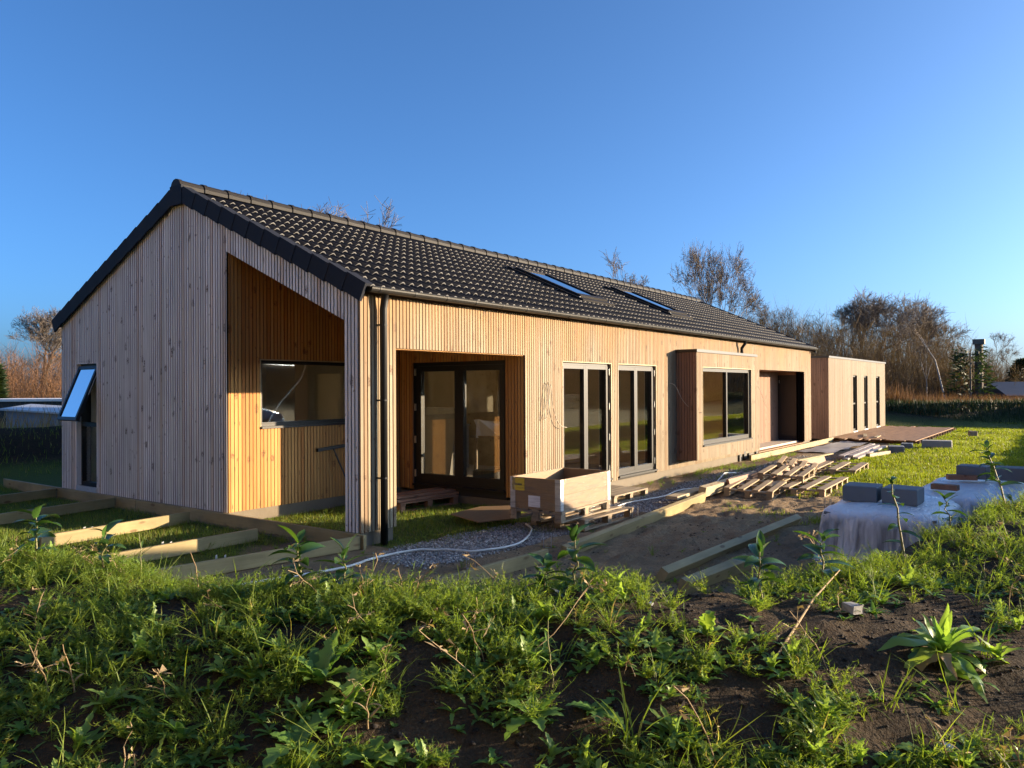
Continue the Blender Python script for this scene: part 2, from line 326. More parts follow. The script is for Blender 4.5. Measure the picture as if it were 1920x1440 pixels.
def grass_mask(x, y):
    """how grassy the yard is: 1 lawn, 0 bare soil"""
    n = fbm(x, y, 1.1, 4, 12)
    lawn = smooth(-2.35, -2.75, y+.25*n-.05*(np.clip(x, 7, 14)-7)*0)*smooth(7.0, 8.6, x+.8*n)
    lawn = np.maximum(lawn, smooth(11.5, 13.0, x+n)*smooth(-1.9, -2.3, y))
    lawn = np.maximum(lawn, smooth(19.2, 20.5, x)*smooth(2.5, 1, np.abs(y+1.3))*0+smooth(31, 32.5, x))
    lawn = np.maximum(lawn, smooth(-6.2, -7.2, y)*smooth(-1, 1, x))
    terr = smooth(.1, .3, x)*smooth(3.5, 3.3, x)*smooth(-.95, -.45, y+.5*n)
    left = smooth(.0, -.2, x)*smooth(.3, 1.4, y+1.2*n)
    sp = smooth(.10, .22, n)*.65*smooth(-3.2, -2.2, -np.abs(y+2.2))
    return np.clip(np.maximum.reduce([lawn, terr*.95, left*.9, sp*.7, smooth(8.5, 10, y), smooth(-12, -14, x), smooth(-12, -14, y)]), 0, 1)
GRAV = [((.15, -.9), (2.1, -1.05), .52), ((2.0, -1.0), (4.6, -1.25), .34), ((4.4, -1.35), (8.2, -1.0), .38), ((8.0, -1.0), (14.5, -1.35), .34)]
def grav_mask(x, y):
    m_ = np.zeros(np.shape(x))
    for (a, b, w) in GRAV:
        a = np.array(a); b = np.array(b); ab = b-a; t = np.clip(((x-a[0])*ab[0]+(y-a[1])*ab[1])/(ab@ab), 0, 1)
        dd = np.hypot(x-(a[0]+t*ab[0]), y-(a[1]+t*ab[1])); m_ = np.maximum(m_, smooth(w+.12, w-.08, dd+.35*fbm(x, y, 2.2, 3, 40)))
    return m_
def axis(lo, hi, step, far):
    c = np.arange(lo, hi+1e-6, step); g = step*1.18; a = [lo]; b = [hi]; s = step
    while a[-1] > -far: s *= 1.22; a.append(a[-1]-s); b.append(b[-1]+s)
    return np.concatenate([np.array(a[1:])[::-1], c, np.array(b[1:])])
gx = axis(-9, 22, .13, 900); gy = axis(-12, 14, .13, 900)
X, Y = np.meshgrid(gx, gy, indexing='ij')
Z = gz(X, Y)+far_bank(X, Y)
d_, l_ = dl(X, Y); dc_ = crest_d(l_); Z = Z-.12*smooth(1.4, 1.0, d_-dc_)*smooth(.2, 1.4, d_)*smooth(9, 8, np.abs(l_))
V = np.stack([X, Y, Z], -1).reshape(-1, 3); nx, ny = X.shape
ii = np.arange(nx*ny).reshape(nx, ny); F = np.stack([ii[:-1, :-1], ii[1:, :-1], ii[1:, 1:], ii[:-1, 1:]], -1).reshape(-1, 4)
fb = far_bank(X, Y)
T = np.stack([grass_mask(X, Y)*smooth(.4, .1, fb)+.45*smooth(.1, .4, fb), grav_mask(X, Y), smooth(.15, .4, fb)], -1).reshape(-1, 3)
ground = objm('ground', mesh_np('ground', V, F, M['soil'], smooth=True, tint=T)); ground['kind'] = 'structure'
# churned bare soil of the yard, finer than the ground sheet
ux = np.arange(.3, 11.2, .045); uy = np.arange(-4.7, -.9, .04); X, Y = np.meshgrid(ux, uy, indexing='ij')
ed = smooth(.3, 1.3, X+.5*fbm(X, Y, 1.2, 3, 5))*smooth(11.2, 8.8, X)*smooth(-4.7, -4.1, Y)*smooth(-.9, -1.5, Y-.0*X)*(1-grav_mask(X, Y))*(1-.8*np.clip(grass_mask(X, Y)-.3, 0, 1))
rut = np.abs(fbm(X*.35+.2*Y, Y*1.7, 2.6, 4, 101))
Z = gz(X, Y)+np.where(ed > .02, ed*(.012+.10*fbm(X*.8, Y*1.5, 3.6, 5, 91)+.15*(rut-.1)), 0)-.05*(1-np.clip(ed*4, 0, 1))
V = np.stack([X, Y, Z], -1).reshape(-1, 3); nx, ny = X.shape; ii = np.arange(nx*ny).reshape(nx, ny); F = np.stack([ii[:-1, :-1], ii[1:, :-1], ii[1:, 1:], ii[:-1, 1:]], -1).reshape(-1, 4)
T = np.stack([.25*grass_mask(X, Y), 0*X, 0*X], -1).reshape(-1, 3)
yard = objm('bare_soil', mesh_np('bare_soil', V, F, M['soil'], smooth=True, tint=T)); yard['kind'] = 'structure'
# near bank
bl = np.arange(-7.5, 8.5, .05); bd = np.concatenate([np.arange(.6, 2.2, .12), np.arange(2.2, 4.8, .032), np.arange(4.8, 9.2, .07)])
D, L = np.meshgrid(bd, bl, indexing='ij'); X = CAM[0]+D*FH[0]+L*RH[0]; Y = CAM[1]+D*FH[1]+L*RH[1]; Z = bank_z(X, Y)
V = np.stack([X, Y, Z], -1).reshape(-1, 3); nx, ny = X.shape; ii = np.arange(nx*ny).reshape(nx, ny)
F = np.stack([ii[:-1, :-1], ii[:-1, 1:], ii[1:, 1:], ii[1:, :-1]], -1).reshape(-1, 4)
T = np.stack([np.full(X.size, .12), np.zeros(X.size), np.full(X.size, .85)], -1)
bank = objm('soil_bank', mesh_np('soil_bank', V, F, M['soil'], smooth=True, tint=T)); bank['kind'] = 'structure'

# ------------------------------------------------------------------ the house
house = empty('house', (0, 0, 0), 0, 'long single-storey house clad in vertical larch slats with black tiled gable roof', 'house')
W, EAVE, SL, LEN = 7.545, 2.85, .448, 19.05; PH = W/2
ANG = math.atan(SL); YR, XD = 2.65, 3.374
def rake(y): return EAVE+SL*min(y, W-y)
PITCHB = .12
def strip_box(mb, P, A, N, s0, s1, zb0, zb1, zt0, zt1, depth, t, sides=True):
    """upright strip between distances s0..s1 along A, outer face on the plane through P, N pointing outwards"""
    P = np.array(P, float); A = np.array(A, float); N = np.array(N, float)
    def q(s, dn, z): v = P+A*s+N*dn; return (v[0], v[1], z)
    vs = [q(s0, 0, zb0), q(s1, 0, zb1), q(s1, -depth, zb1), q(s0, -depth, zb0), q(s0, 0, zt0), q(s1, 0, zt1), q(s1, -depth, zt1), q(s0, -depth, zt0)]
    if np.dot(np.cross(A, (0, 0, 1)), N) < 0: vs = [vs[i] for i in (1, 0, 3, 2, 5, 4, 7, 6)]
    mb.hexa(vs, t)
    if sides: mb.mi[-6:] = [0, 0, 0, 1, 0, 1]  # side faces take the darker material that paints the gap shade
def clad(parent, P, A, N, width, bands, mat, single=lambda s: True, seed=0):
    """bands(s) -> [(z0(s), z1(s)) functions] at distance s; boards of two strips, PITCHB wide"""
    rr = random.Random(seed); rest = MB(); n = int(math.ceil(width/PITCHB-1e-6))
    for i in range(n):
        a = i*PITCHB; b = min(width, a+PITCHB)
        if b-a < .02: continue
        tone = rr.random()
        # cut the board wherever its neighbours' openings begin
        for (lo, hi, f0, f1) in bands:
            s0 = max(a, lo); s1 = min(b, hi)
            if s1-s0 < .012: continue
            mb = MB(); gp_ = {'clad_fresh': .005, 'clad_side': .006, 'clad_front': .008, 'clad_annex': .006}.get(mat.name, .010); strips = [(a+gp_, a+.06-gp_), (a+.06+gp_, a+.12-gp_)]
            jit = rr.uniform(-.0015, .0015)
            for (p, q) in strips:
                p = max(p, s0); q = min(q, s1)
                if q-p < .008: continue
                t = (min(1, max(0, tone+rr.uniform(-.25, .25))), rr.random(), rr.random())
                strip_box(mb, P, A, N, p, q, f0(p), f0(q), f1(p), f1(q), .028+jit, t)
            bs, be = max(a+.01, s0), min(a+.11, s1)
            if be-bs > .01: strip_box(mb, np.array(P)-np.array(N)*.0245, A, N, bs, be, f0(bs)+.002, f0(be)+.002, f1(bs)-.002, f1(be)-.002, .004, (tone, .5, .5), False)
            if not mb.v: continue
            if single(a): mb.build('board', [mat, M['gap_shade_grey'] if mat.name == 'clad_gable' else M['gap_shade']], parent)
            else: rest.add(mb.v, mb.f); rest.t[-len(mb.v):] = mb.t; rest.mi[-len(mb.f):] = mb.mi
    if rest.v:
        o = rest.build('cladding', [mat, M['gap_shade_grey'] if mat.name == 'clad_gable' else M['gap_shade']], parent); o['kind'] = 'stuff'
def slab(name, boxes, mat, parent): 
    mb = MB()
    for b in boxes:
        if len(b) == 2: mb.box(*b)
        else: mb.hexa(b)
    return mb.build(name, mat, parent)
c_ = lambda v: (lambda s: v)
TK = .031                                   # cladding stands this far in front of the wall core
# gable wall core (opening to the covered corner, window)
GW0, GW1, GWZ0, GWZ1 = 6.28, 7.0, .08, 2.15; GO0, GO1 = .265, YR
def prof(y0, y1, z0f, z1f, x0=TK, x1=.25): return [(x0, y0, z0f(y0)), (x1, y0, z0f(y0)), (x1, y1, z0f(y1)), (x0, y1, z0f(y1)), (x0, y0, z1f(y0)), (x1, y0, z1f(y0)), (x1, y1, z1f(y1)), (x0, y1, z1f(y1))]
rk = lambda y: rake(y)-.02; so_ = lambda y: 2.52+.453*(y-.27)
gable = slab('gable_wall', [prof(GO1+TK, PH, c_(0), rk), prof(PH, GW0, c_(0), rk), prof(GW0, GW1, c_(0), c_(GWZ0)), prof(GW0, GW1, c_(GWZ1), rk), prof(GW1, W-TK, c_(0), rk), prof(GO0+.02, GO1, so_, rk)], M['backing'], house)
clad(gable, (0, TK, 0), (0, 1, 0), (-1, 0, 0), W-2*TK, [(0, GO0-TK, c_(0), lambda s: rk(s+TK)), (GO0-TK, GO1-TK, lambda s: so_(s+TK), lambda s: rk(s+TK)), (GO1-TK, PH-TK, c_(0), lambda s: rk(s+TK)), (PH-TK, GW0-TK, c_(0), lambda s: rk(s+TK)), (GW0-TK, GW1-TK, c_(GWZ1), lambda s: rk(s+TK)), (GW0-TK, GW1-TK, c_(0), c_(GWZ0)), (GW1-TK, W-TK, c_(0), lambda s: rk(s+TK))], M['clad_gable'], seed=1)
# corner post
post = slab('corner_post', [((TK, TK, 0), (.609-TK, GO0-TK, 2.62))], M['backing'], house)
clad(post, (.609, TK, 0), (0, 1, 0), (1, 0, 0), GO0-2*TK, [(0, 9, c_(0), c_(2.5))], M['clad_fresh'], seed=2)
clad(post, (TK, GO0, 0), (1, 0, 0), (0, 1, 0), .609-2*TK, [(0, 9, c_(0), c_(2.5))], M['clad_fresh'], seed=3)
# front wall
FO0, FO1, FOZ = .609, XD, 2.197; W1 = (4.42, 6.07); W2 = (6.31, 7.915); WZ = (.055, 2.134); B0, B1, BD, BZ0, BZ1 = 8.87, 12.55, .447, .174, 2.42; E0, E1, EZ = 14.135, 18.322, 2.147
fz = EAVE-.03
fw = lambda x0, x1, z0, z1, y1=.25: ((x0, TK, z0), (x1, y1, z1))
BW0, BW1, BWZ0, BWZ1 = 9.19, 12.21, .46, 2.12
front = slab('front_wall', [fw(TK, FO1, FOZ, fz), fw(FO1+TK, W1[0], 0, fz), fw(W1[0], W1[1], WZ[1], fz), fw(W1[0], W1[1], -.01, WZ[0]), fw(W1[1], W2[0], 0, fz), fw(W2[0], W2[1], WZ[1], fz), fw(W2[0], W2[1], -.01, WZ[0]), fw(W2[1], BW0, 0, fz), fw(BW0, BW1, BWZ1, fz), fw(BW0, BW1, 0, BWZ0), fw(BW1, E0, 0, fz), fw(E0, E1, EZ, fz), fw(E1, LEN-TK, 0, fz)], M['backing'], house)
ft = c_(fz)
clad(front, (0, 0, 0), (1, 0, 0), (0, -1, 0), LEN, [(0, FO0, c_(0), ft), (FO0, FO1, c_(FOZ), ft), (FO1, W1[0], c_(0), ft), (W1[0], W1[1], c_(WZ[1]), ft), (W1[1], W2[0], c_(0), ft), (W2[0], W2[1], c_(WZ[1]), ft), (W2[1], B0, c_(0), ft), (B0, B1, c_(BZ1+.06), ft), (B0, B1, c_(0), c_(BZ0+.03)), (B1, E0, c_(0), ft), (E0, E1, c_(EZ), ft), (E1, LEN, c_(0), ft)], M['clad_front'], single=lambda s: s < 4.4, seed=4)
# covered corner: back wall, door wall, soffit
TW = (.54, 2.95, 1.15, 2.13); DO = (.38, 2.35, .08, 2.134)
yw = lambda x0, x1, z0, z1: ((x0, YR+TK, z0), (x1, YR+.22, z1))
terr = slab('terrace_wall', [yw(0.25, TW[0], 0, 3.6), yw(TW[0], TW[1], 0, TW[2]), yw(TW[0], TW[1], TW[3], 3.6), yw(TW[1], XD, 0, 3.6)], M['backing'], house)
clad(terr, (0, YR, 0), (1, 0, 0), (0, -1, 0), XD, [(0, TW[0], c_(0), c_(3.58)), (TW[0], TW[1], c_(0), c_(TW[2])), (TW[0], TW[1], c_(TW[3]), c_(3.58)), (TW[1], XD, c_(0), c_(3.58))], M['clad_fresh'], seed=5)
xw = lambda y0, y1, z0, z1: ((XD+TK, y0, z0), (XD+.22, y1, z1))
dwall = slab('door_wall', [xw(TK, DO[0], 0, 2.5), xw(DO[0], DO[1], DO[3], 2.62), xw(DO[1], YR+.2, 0, 3.4), xw(DO[0], DO[1], -.05, DO[2]), [(XD+TK, .25, 2.5), (XD+.22, .25, 2.5), (XD+.22, YR+.2, 2.5), (XD+TK, YR+.2, 2.5), (XD+TK, .25, 2.6), (XD+.22, .25, 2.6), (XD+.22, YR+.2, 3.66), (XD+TK, YR+.2, 3.66)]], M['backing'], house)
clad(dwall, (XD, TK, 0), (0, 1, 0), (-1, 0, 0), YR-TK, [(0, DO[0]-TK, c_(0), lambda s: 2.45+.45*s), (DO[0]-TK, DO[1]-TK, c_(DO[3]), lambda s: 2.45+.45*s), (DO[1]-TK, YR-TK, c_(0), lambda s: 2.45+.45*s)], M['clad_fresh'], seed=6)
mb = MB()
for i in range(20):
    y0 = .25+i*.12; y1 = min(y0+.112, YR)
    mb.hexa([(.25, y0, so_(y0)+.02), (XD, y0, so_(y0)+.02), (XD, y1, so_(y1)+.02), (.25, y1, so_(y1)+.02), (.25, y0, so_(y0)+.05), (XD, y0, so_(y0)+.05), (XD, y1, so_(y1)+.05), (.25, y1, so_(y1)+.05)], (rnd.random(), .5, .5))
mb.build('terrace_soffit', M['clad_fresh'], house)['kind'] = 'stuff'
slab('header_lining', [((.25, .252, FOZ), (XD, .27, 2.56)), ((.6, TK, FOZ-.012), (XD, .25, FOZ-.001)), [(.252, .27, 2.5), (.27, .27, 2.5), (.27, YR, 3.56), (.252, YR, 3.56), (.252, .27, 2.62), (.27, .27, 2.62), (.27, YR, 3.9), (.252, YR, 3.9)]], M['clad_fresh'], house)
# entrance niche
ED = .81
niche = slab('niche_wall', [((E0, ED+TK, 0), (E1, ED+.2, 2.5)), ((E0-.2, TK+.23, 0), (E0-TK, ED, 2.5)), ((E1+TK, .25, 0), (E1+.2, .255, 2.5)), ((E1+TK, .255, 2.05), (E1+.2, ED, 2.5)), ((E1+TK, .255, -.1), (E1+.2, ED, .16))], M['backing'], house)
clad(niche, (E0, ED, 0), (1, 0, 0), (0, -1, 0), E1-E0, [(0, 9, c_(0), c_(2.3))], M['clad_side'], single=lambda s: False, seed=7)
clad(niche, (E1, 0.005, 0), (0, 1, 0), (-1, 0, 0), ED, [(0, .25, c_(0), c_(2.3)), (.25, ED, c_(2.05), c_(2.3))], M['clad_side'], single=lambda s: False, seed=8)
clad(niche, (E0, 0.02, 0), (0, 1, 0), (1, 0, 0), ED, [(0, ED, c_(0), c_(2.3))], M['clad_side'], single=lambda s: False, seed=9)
slab('niche_soffit', [((E0-.02, .02, EZ+.002), (E1+.02, ED+.02, EZ+.03))], M['clad_side'], house)
nd_ = slab('niche_floor', [((E0+.01, .03+i*.13, -.06), (E1-.01, .03+i*.13+.122, -.03)) for i in range(6)], M['deckwood'], house); nd_['kind'] = 'stuff'
ent = slab('entrance_door', [((E1+.03, .25, .16), (E1+.08, .30, 2.05)), ((E1+.03, .76, .16), (E1+.08, ED, 2.05)), ((E1+.03, .30, 1.99), (E1+.08, .76, 2.05)), ((E1+.03, .30, .16), (E1+.08, .76, .22)), ((E1+.05, .30, .22), (E1+.07, .76, 1.99))], M['black'], house)
slab('hinge', [((E1+.015, .765, 1.8), (E1+.03, .78, 1.9))], M['metal'], ent)
# bay window
bay = slab('bay', [((B0+TK, -BD+TK, BZ0), (BW0, TK, BZ1)), ((BW0, -BD+TK, BZ0), (BW1, TK, BWZ0)), ((BW0, -BD+TK, BWZ1), (BW1, TK, BZ1)), ((BW1, -BD+TK, BZ0), (B1-TK, TK, BZ1))], M['backing'], house)
clad(bay, (B0, -BD, 0), (1, 0, 0), (0, -1, 0), B1-B0, [(0, BW0-B0, c_(BZ0), c_(BZ1)), (BW0-B0, BW1-B0, c_(BZ0), c_(BWZ0)), (BW0-B0, BW1-B0, c_(BWZ1), c_(BZ1)), (BW1-B0, B1-B0, c_(BZ0), c_(BZ1))], M['clad_front'], single=lambda s: False, seed=10)
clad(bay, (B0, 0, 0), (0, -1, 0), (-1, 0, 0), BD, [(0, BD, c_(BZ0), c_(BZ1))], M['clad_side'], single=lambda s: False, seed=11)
clad(bay, (B1, 0, 0), (0, -1, 0), (1, 0, 0), BD, [(0, BD, c_(BZ0), c_(BZ1))], M['clad_front'], single=lambda s: False, seed=12)
slab('bay_roof', [((B0-.03, -BD-.03, BZ1+.002), (B1+.03, -.001, BZ1+.062))], M['gutter'], bay)
# remaining outer walls (away from the camera)
slab('rear_wall', [((TK, W-.22, 0), (LEN-TK, W-TK, EAVE-.03))], M['backing'], house)
end = slab('end_wall', [[(LEN-.22, TK, 0), (LEN-TK, TK, 0), (LEN-TK, PH, 0), (LEN-.22, PH, 0), (LEN-.22, TK, fz), (LEN-TK, TK, fz), (LEN-TK, PH, rk(PH)), (LEN-.22, PH, rk(PH))], [(LEN-.22, PH, 0), (LEN-TK, PH, 0), (LEN-TK, W-TK, 0), (LEN-.22, W-TK, 0), (LEN-.22, PH, rk(PH)), (LEN-TK, PH, rk(PH)), (LEN-TK, W-TK, fz), (LEN-.22, W-TK, fz)]], M['backing'], house)
clad(end, (LEN, 0.03, 0), (0, 1, 0), (1, 0, 0), W-.06, [(0, PH-.03, c_(0), lambda s: rk(s+.03)), (PH-.03, W, c_(0), lambda s: rk(s+.03))], M['clad_gable'], single=lambda s: False, seed=13)
rear = bpy.data.objects['rear_wall']
clad(rear, (0, W, 0), (1, 0, 0), (0, 1, 0), LEN, [(0, 99, c_(0), ft)], M['clad_gable'], single=lambda s: False, seed=14)
# plinth
slab('plinth', [((.04, .04, -.5), (.57, .23, -.002)), ((.04, YR+.02, -.5), (XD+.2, YR+.2, -.002)), ((XD+.03, .04, -.5), (XD+.2, YR+.02, -.052)), ((XD+.03, .04, -.5), (E0, .2, -.012)), ((E0, .7, -.5), (E1, .9, -.1)), ((E1, .04, -.5), (LEN-.04, .2, -.002)), ((.04, YR+.2, -.5), (.2, W-.04, -.002)), ((.2, W-.2, -.5), (LEN-.04, W-.04, -.002)), ((LEN-.2, .2, -.5), (LEN-.04, W-.2, -.002))], M['plinth'], house)
vb = MB()
for (x0, x1, z0, z1) in ((12.62, 12.72, -.17, .02), (12.95, 13.06, -.2, .06), (13.3, 13.38, -.12, .0), (13.85, 13.93, -.1, .02)): slab('vent', [((x0, .0385 if z1 < .0 else -.003, z0), (x1, .05, z1))], M['black'], house)
# ---- roof
RZ = EAVE+.07                               # tile bed at y = 0 (under side of tiles)
ro_y0 = -.16
SKY = [(6.55, 7.6, .95, 2.5), (10.65, 11.7, 1.0, 2.55)]
def rslab(x0, x1, y0, y1):
    zf = lambda y: RZ+SL*y
    return [(x0, y0, zf(y0)-.05), (x1, y0, zf(y0)-.05), (x1, y1, zf(y1)-.05), (x0, y1, zf(y1)-.05), (x0, y0, zf(y0)-.008), (x1, y0, zf(y0)-.008), (x1, y1, zf(y1)-.008), (x0, y1, zf(y1)-.008)]
rp_ = [rslab(-.02, LEN+.02, -.06, .97), rslab(-.02, LEN+.02, 2.5, PH), rslab(-.02, 6.57, .97, 2.5), rslab(7.58, 10.67, .97, 2.5), rslab(11.68, LEN+.02, .97, 2.5)]
rp_.append([(-.02, PH, RZ+SL*PH-.05), (LEN+.02, PH, RZ+SL*PH-.05), (LEN+.02, W-ro_y0-.02, RZ+SL*ro_y0-.04), (-.02, W-ro_y0-.02, RZ+SL*ro_y0-.04), (-.02, PH, RZ+SL*PH-.008), (LEN+.02, PH, RZ+SL*PH-.008), (LEN+.02, W-ro_y0-.02, RZ+SL*ro_y0), (-.02, W-ro_y0-.02, RZ+SL*ro_y0)])
slab('roof', rp_, M['black'], house)
roof = bpy.data.objects['roof']
slab('fascia', [((0.0, .004, EAVE-.028), (LEN, .2, EAVE+.03))], simple('soffit_brown', (.09, .045, .028), .8), roof)
TWD, GAU = .3285, .344; NC, NR = 58, 12
def tile_mesh():
    ns = 12; s = np.linspace(0, TWD, 2*ns+1); w = .5+.5*np.cos(2*math.pi*(s/(TWD/2)-.25)); w = .045*w**1.2
    LN = GAU+.05; vs = []; fs = []; mi = []
    for (v, off) in ((0, .030), (LN, .004)):
        for a, h in zip(s, w): vs.append((a, v, h+off))
    n = len(s)
    for a, h in zip(s, w): vs.append((a, 0.0, h+.030-.002-.30*h))
    for i in range(n-1):
        fs.append((i, i+1, n+i+1, n+i)); mi.append(0); fs.append((2*n+i, 2*n+i+1, i+1, i)); mi.append(1)
    return np.array(vs), np.array(fs), np.array(mi)
tv, tf, tmi = tile_mesh()
tile_me = mesh_np('tile', tv, tf, [M['tile'], M['tile_edge']], tmi)
tile_me.polygons.foreach_set('use_smooth', tmi == 0)
slots = []
for r in range(NR):
    for c in range(NC):
        x = c*TWD-.0; y = ro_y0+r*GAU*math.cos(ANG); z = RZ+SL*y
        if any(a-.2 < x and x+TWD < b+.2 and y > y0-.02 and y+GAU < y1+.1 for (a, b, y0, y1) in SKY): continue
        slots.append((np.linalg.norm(np.array([x, y, z])-CAM), x, y, z))
slots.sort()
for (q, x, y, z) in slots[:300]:
    o = objm('tile', tile_me, roof, (x, y, z+rnd.uniform(-.002, .002)), (ANG+rnd.uniform(-.004, .004), 0, 0))
ca, sa = math.cos(ANG), math.sin(ANG)
def place_tiles(pts, back=False):
    vv = []; ff = []; mm = []; tr = tv.copy(); loc = np.stack([tr[:, 0], tr[:, 1]*ca-tr[:, 2]*sa, tr[:, 1]*sa+tr[:, 2]*ca], -1)
    if back: loc[:, 1] *= -1; 
    f = tf[:, ::-1] if back else tf
    for k, (x, y, z) in enumerate(pts): vv.append(loc+np.array([x, y, z])); ff.append(f+k*len(tv)); mm.append(tmi)
    return np.concatenate(vv), np.concatenate(ff), np.concatenate(mm)
v1, f1, m1 = place_tiles([s[1:] for s in slots[300:]])
v2, f2, m2 = place_tiles([(c*TWD, W-(ro_y0+r*GAU*ca), RZ+SL*(ro_y0+r*GAU*ca)) for r in range(NR) for c in range(NC)], True)
tm = mesh_np('tiles_beyond', np.concatenate([v1, v2]), np.concatenate([f1, f2+len(v1)]), [M['tile'], M['tile_edge']], np.concatenate([m1, m2]))
tm.polygons.foreach_set('use_smooth', np.concatenate([m1, m2]) == 0)
o = objm('far_tiles', tm, roof); o['kind'] = 'stuff'
# verge tiles (both slopes of the near gable) and ridge tiles
mb = MB(); mb.box((-.075, 0.004, -.165), (-.045, GAU+.02, .062)); mb.box((-.045, 0.004, .03), (.06, GAU+.02, .062)); mb.box((-.082, .004, -.165), (-.075, .05, .066)); vm = mb.mesh('verge_tile', M['verge'])
for r in range(NR):
    y = ro_y0+r*GAU*ca; z = RZ+SL*y+.012
    objm('verge_tile', vm, roof, (0, y, z), (ANG+.055, 0, 0))
mb = MB(); mb.box((-.075, -GAU-.02, -.165), (-.045, 0, .062)); mb.box((-.045, -GAU-.02, .03), (.06, 0, .062)); vm2 = mb.mesh('verge_tile_back', M['verge'])
for r in range(NR):
    y = ro_y0+r*GAU*ca; z = RZ+SL*y+.012
    objm('verge_tile', vm2, roof, (0, W-y, z), (-ANG-.055, 0, 0))
slab('far_verge', [[(LEN, ro_y0, RZ+SL*ro_y0-.1), (LEN+.05, ro_y0, RZ+SL*ro_y0-.1), (LEN+.05, PH, RZ+SL*PH-.1), (LEN, PH, RZ+SL*PH-.1), (LEN, ro_y0, RZ+SL*ro_y0+.09), (LEN+.05, ro_y0, RZ+SL*ro_y0+.09), (LEN+.05, PH, RZ+SL*PH+.09), (LEN, PH, RZ+SL*PH+.09)]], M['verge'], roof)
mb = MB(); n = 9; vs = []
for (x, rr_) in ((0, .128), (.06, .128), (.07, .118), (.45, .112)):
    for k in range(n):
        a = math.pi*(-.08+1.16*k/(n-1)); vs.append((x, rr_*math.cos(a), rr_*math.sin(a)*.95))
fs = [(i*n+k, (i+1)*n+k, (i+1)*n+k+1, i*n+k+1) for i in range(3) for k in range(n-1)]; fs.append(tuple(range(n)))
mb.add(vs, fs); rm = mb.mesh('ridge_tile', M['ridge'], False)
RIDGE_Z = RZ+SL*PH+.035
for i in range(int((LEN+.1)/.4)+1): objm('ridge_tile', rm, roof, (-.08+i*.4, PH, RIDGE_Z), (0, R(.5), 0))
slab('verge_apex', [((-.082, PH-.15, RIDGE_Z-.26), (-.04, PH+.15, RIDGE_Z+.02))], M['verge'], roof)
# skylights
for (a, b, y0, y1) in SKY:
    mb = MB(); h = .085; Ls = (y1-y0)/ca; w_ = b-a
    mb.box((0, 0, -.04), (.07, Ls, h)); mb.box((w_-.07, 0, -.04), (w_, Ls, h)); mb.box((.07, 0, -.04), (w_-.07, .16, h-.004)); mb.box((.07, Ls-.1, -.04), (w_-.07, Ls, h-.004)); 
    mb.box((-.1, -.14, -.02), (w_+.1, -.002, .045)); mb.box((-.1, Ls+.002, -.02), (w_+.1, Ls+.12, .05)); mb.box((-.1, 0, -.02), (-.002, Ls, .04)); mb.box((w_+.002, 0, -.02), (w_+.1, Ls, .04))
    o = mb.build('skylight', M['ridge'], roof, loc=(a, y0, RZ+SL*y0+.06), rot=(ANG, 0, 0))
    MB().box((.07, .16, h-.03), (w_-.07, Ls-.1, h-.022)).build('pane', M['roofglass'], o)
# gutter with brackets, downpipes
gv = []; n = 9; GY, GZ_ = -.155, EAVE-.0
for x in (.0, LEN+.02):
    for rr_ in (.062, .056):
        for k in range(n): a = math.pi+math.pi*k/(n-1); gv.append((x, GY+rr_*math.cos(a), GZ_+.035+rr_*math.sin(a)))
fs = [(k, k+1, 2*n+k+1, 2*n+k) for k in range(n-1)]+[(n+k+1, n+k, 3*n+k, 3*n+k+1) for k in range(n-1)]+[(0, n, 3*n, 2*n), (n-1, 2*n-1, 4*n-1, 3*n-1), tuple(range(n)), tuple(range(2*n, 3*n))]
gut = objm('gutter', mesh_np('gutter', gv, fs, M['gutter']), roof)
bead = MB().tube([(0, GY-.06, GZ_+.037), (LEN, GY-.06, GZ_+.037)], .008, 6).build('gutter_bead', M['pipe'], gut)
mb = MB(); vs = []
for x in (0, .025):
    for rr_ in (.066, .06):
        for k in range(n): a = math.pi+math.pi*k/(n-1); vs.append((x, rr_*math.cos(a), rr_*math.sin(a)))
bm_ = mesh_np('gutter_bracket', vs, fs, M['black'], smooth=False)
for i in range(32): objm('gutter_bracket', bm_, gut, (.13+i*.6, GY, GZ_+.035))
dp = MB().tube([(.30, -.115, GZ_-.015), (.30, -.105, GZ_-.1), (.30, -.085, GZ_-.2), (.30, -.085, -.2)], .046, 12).build('downpipe', M['pipe'], house, True)
for z in (2.45, .62, 1.55): MB().tube([(.30, -.085, z), (.30, -.085, z+.02)], .05, 12).box((.245, -.09, z), (.252, -.01, z+.02)).build('pipe_clip', M['pipe'], dp)
MB().tube([(12.62, GY, GZ_-.02), (12.62, GY, GZ_-.09), (12.62, -.07, GZ_-.2), (12.62, -.07, BZ1+.06)], .04, 10).build('downpipe', M['pipe'], house, True)
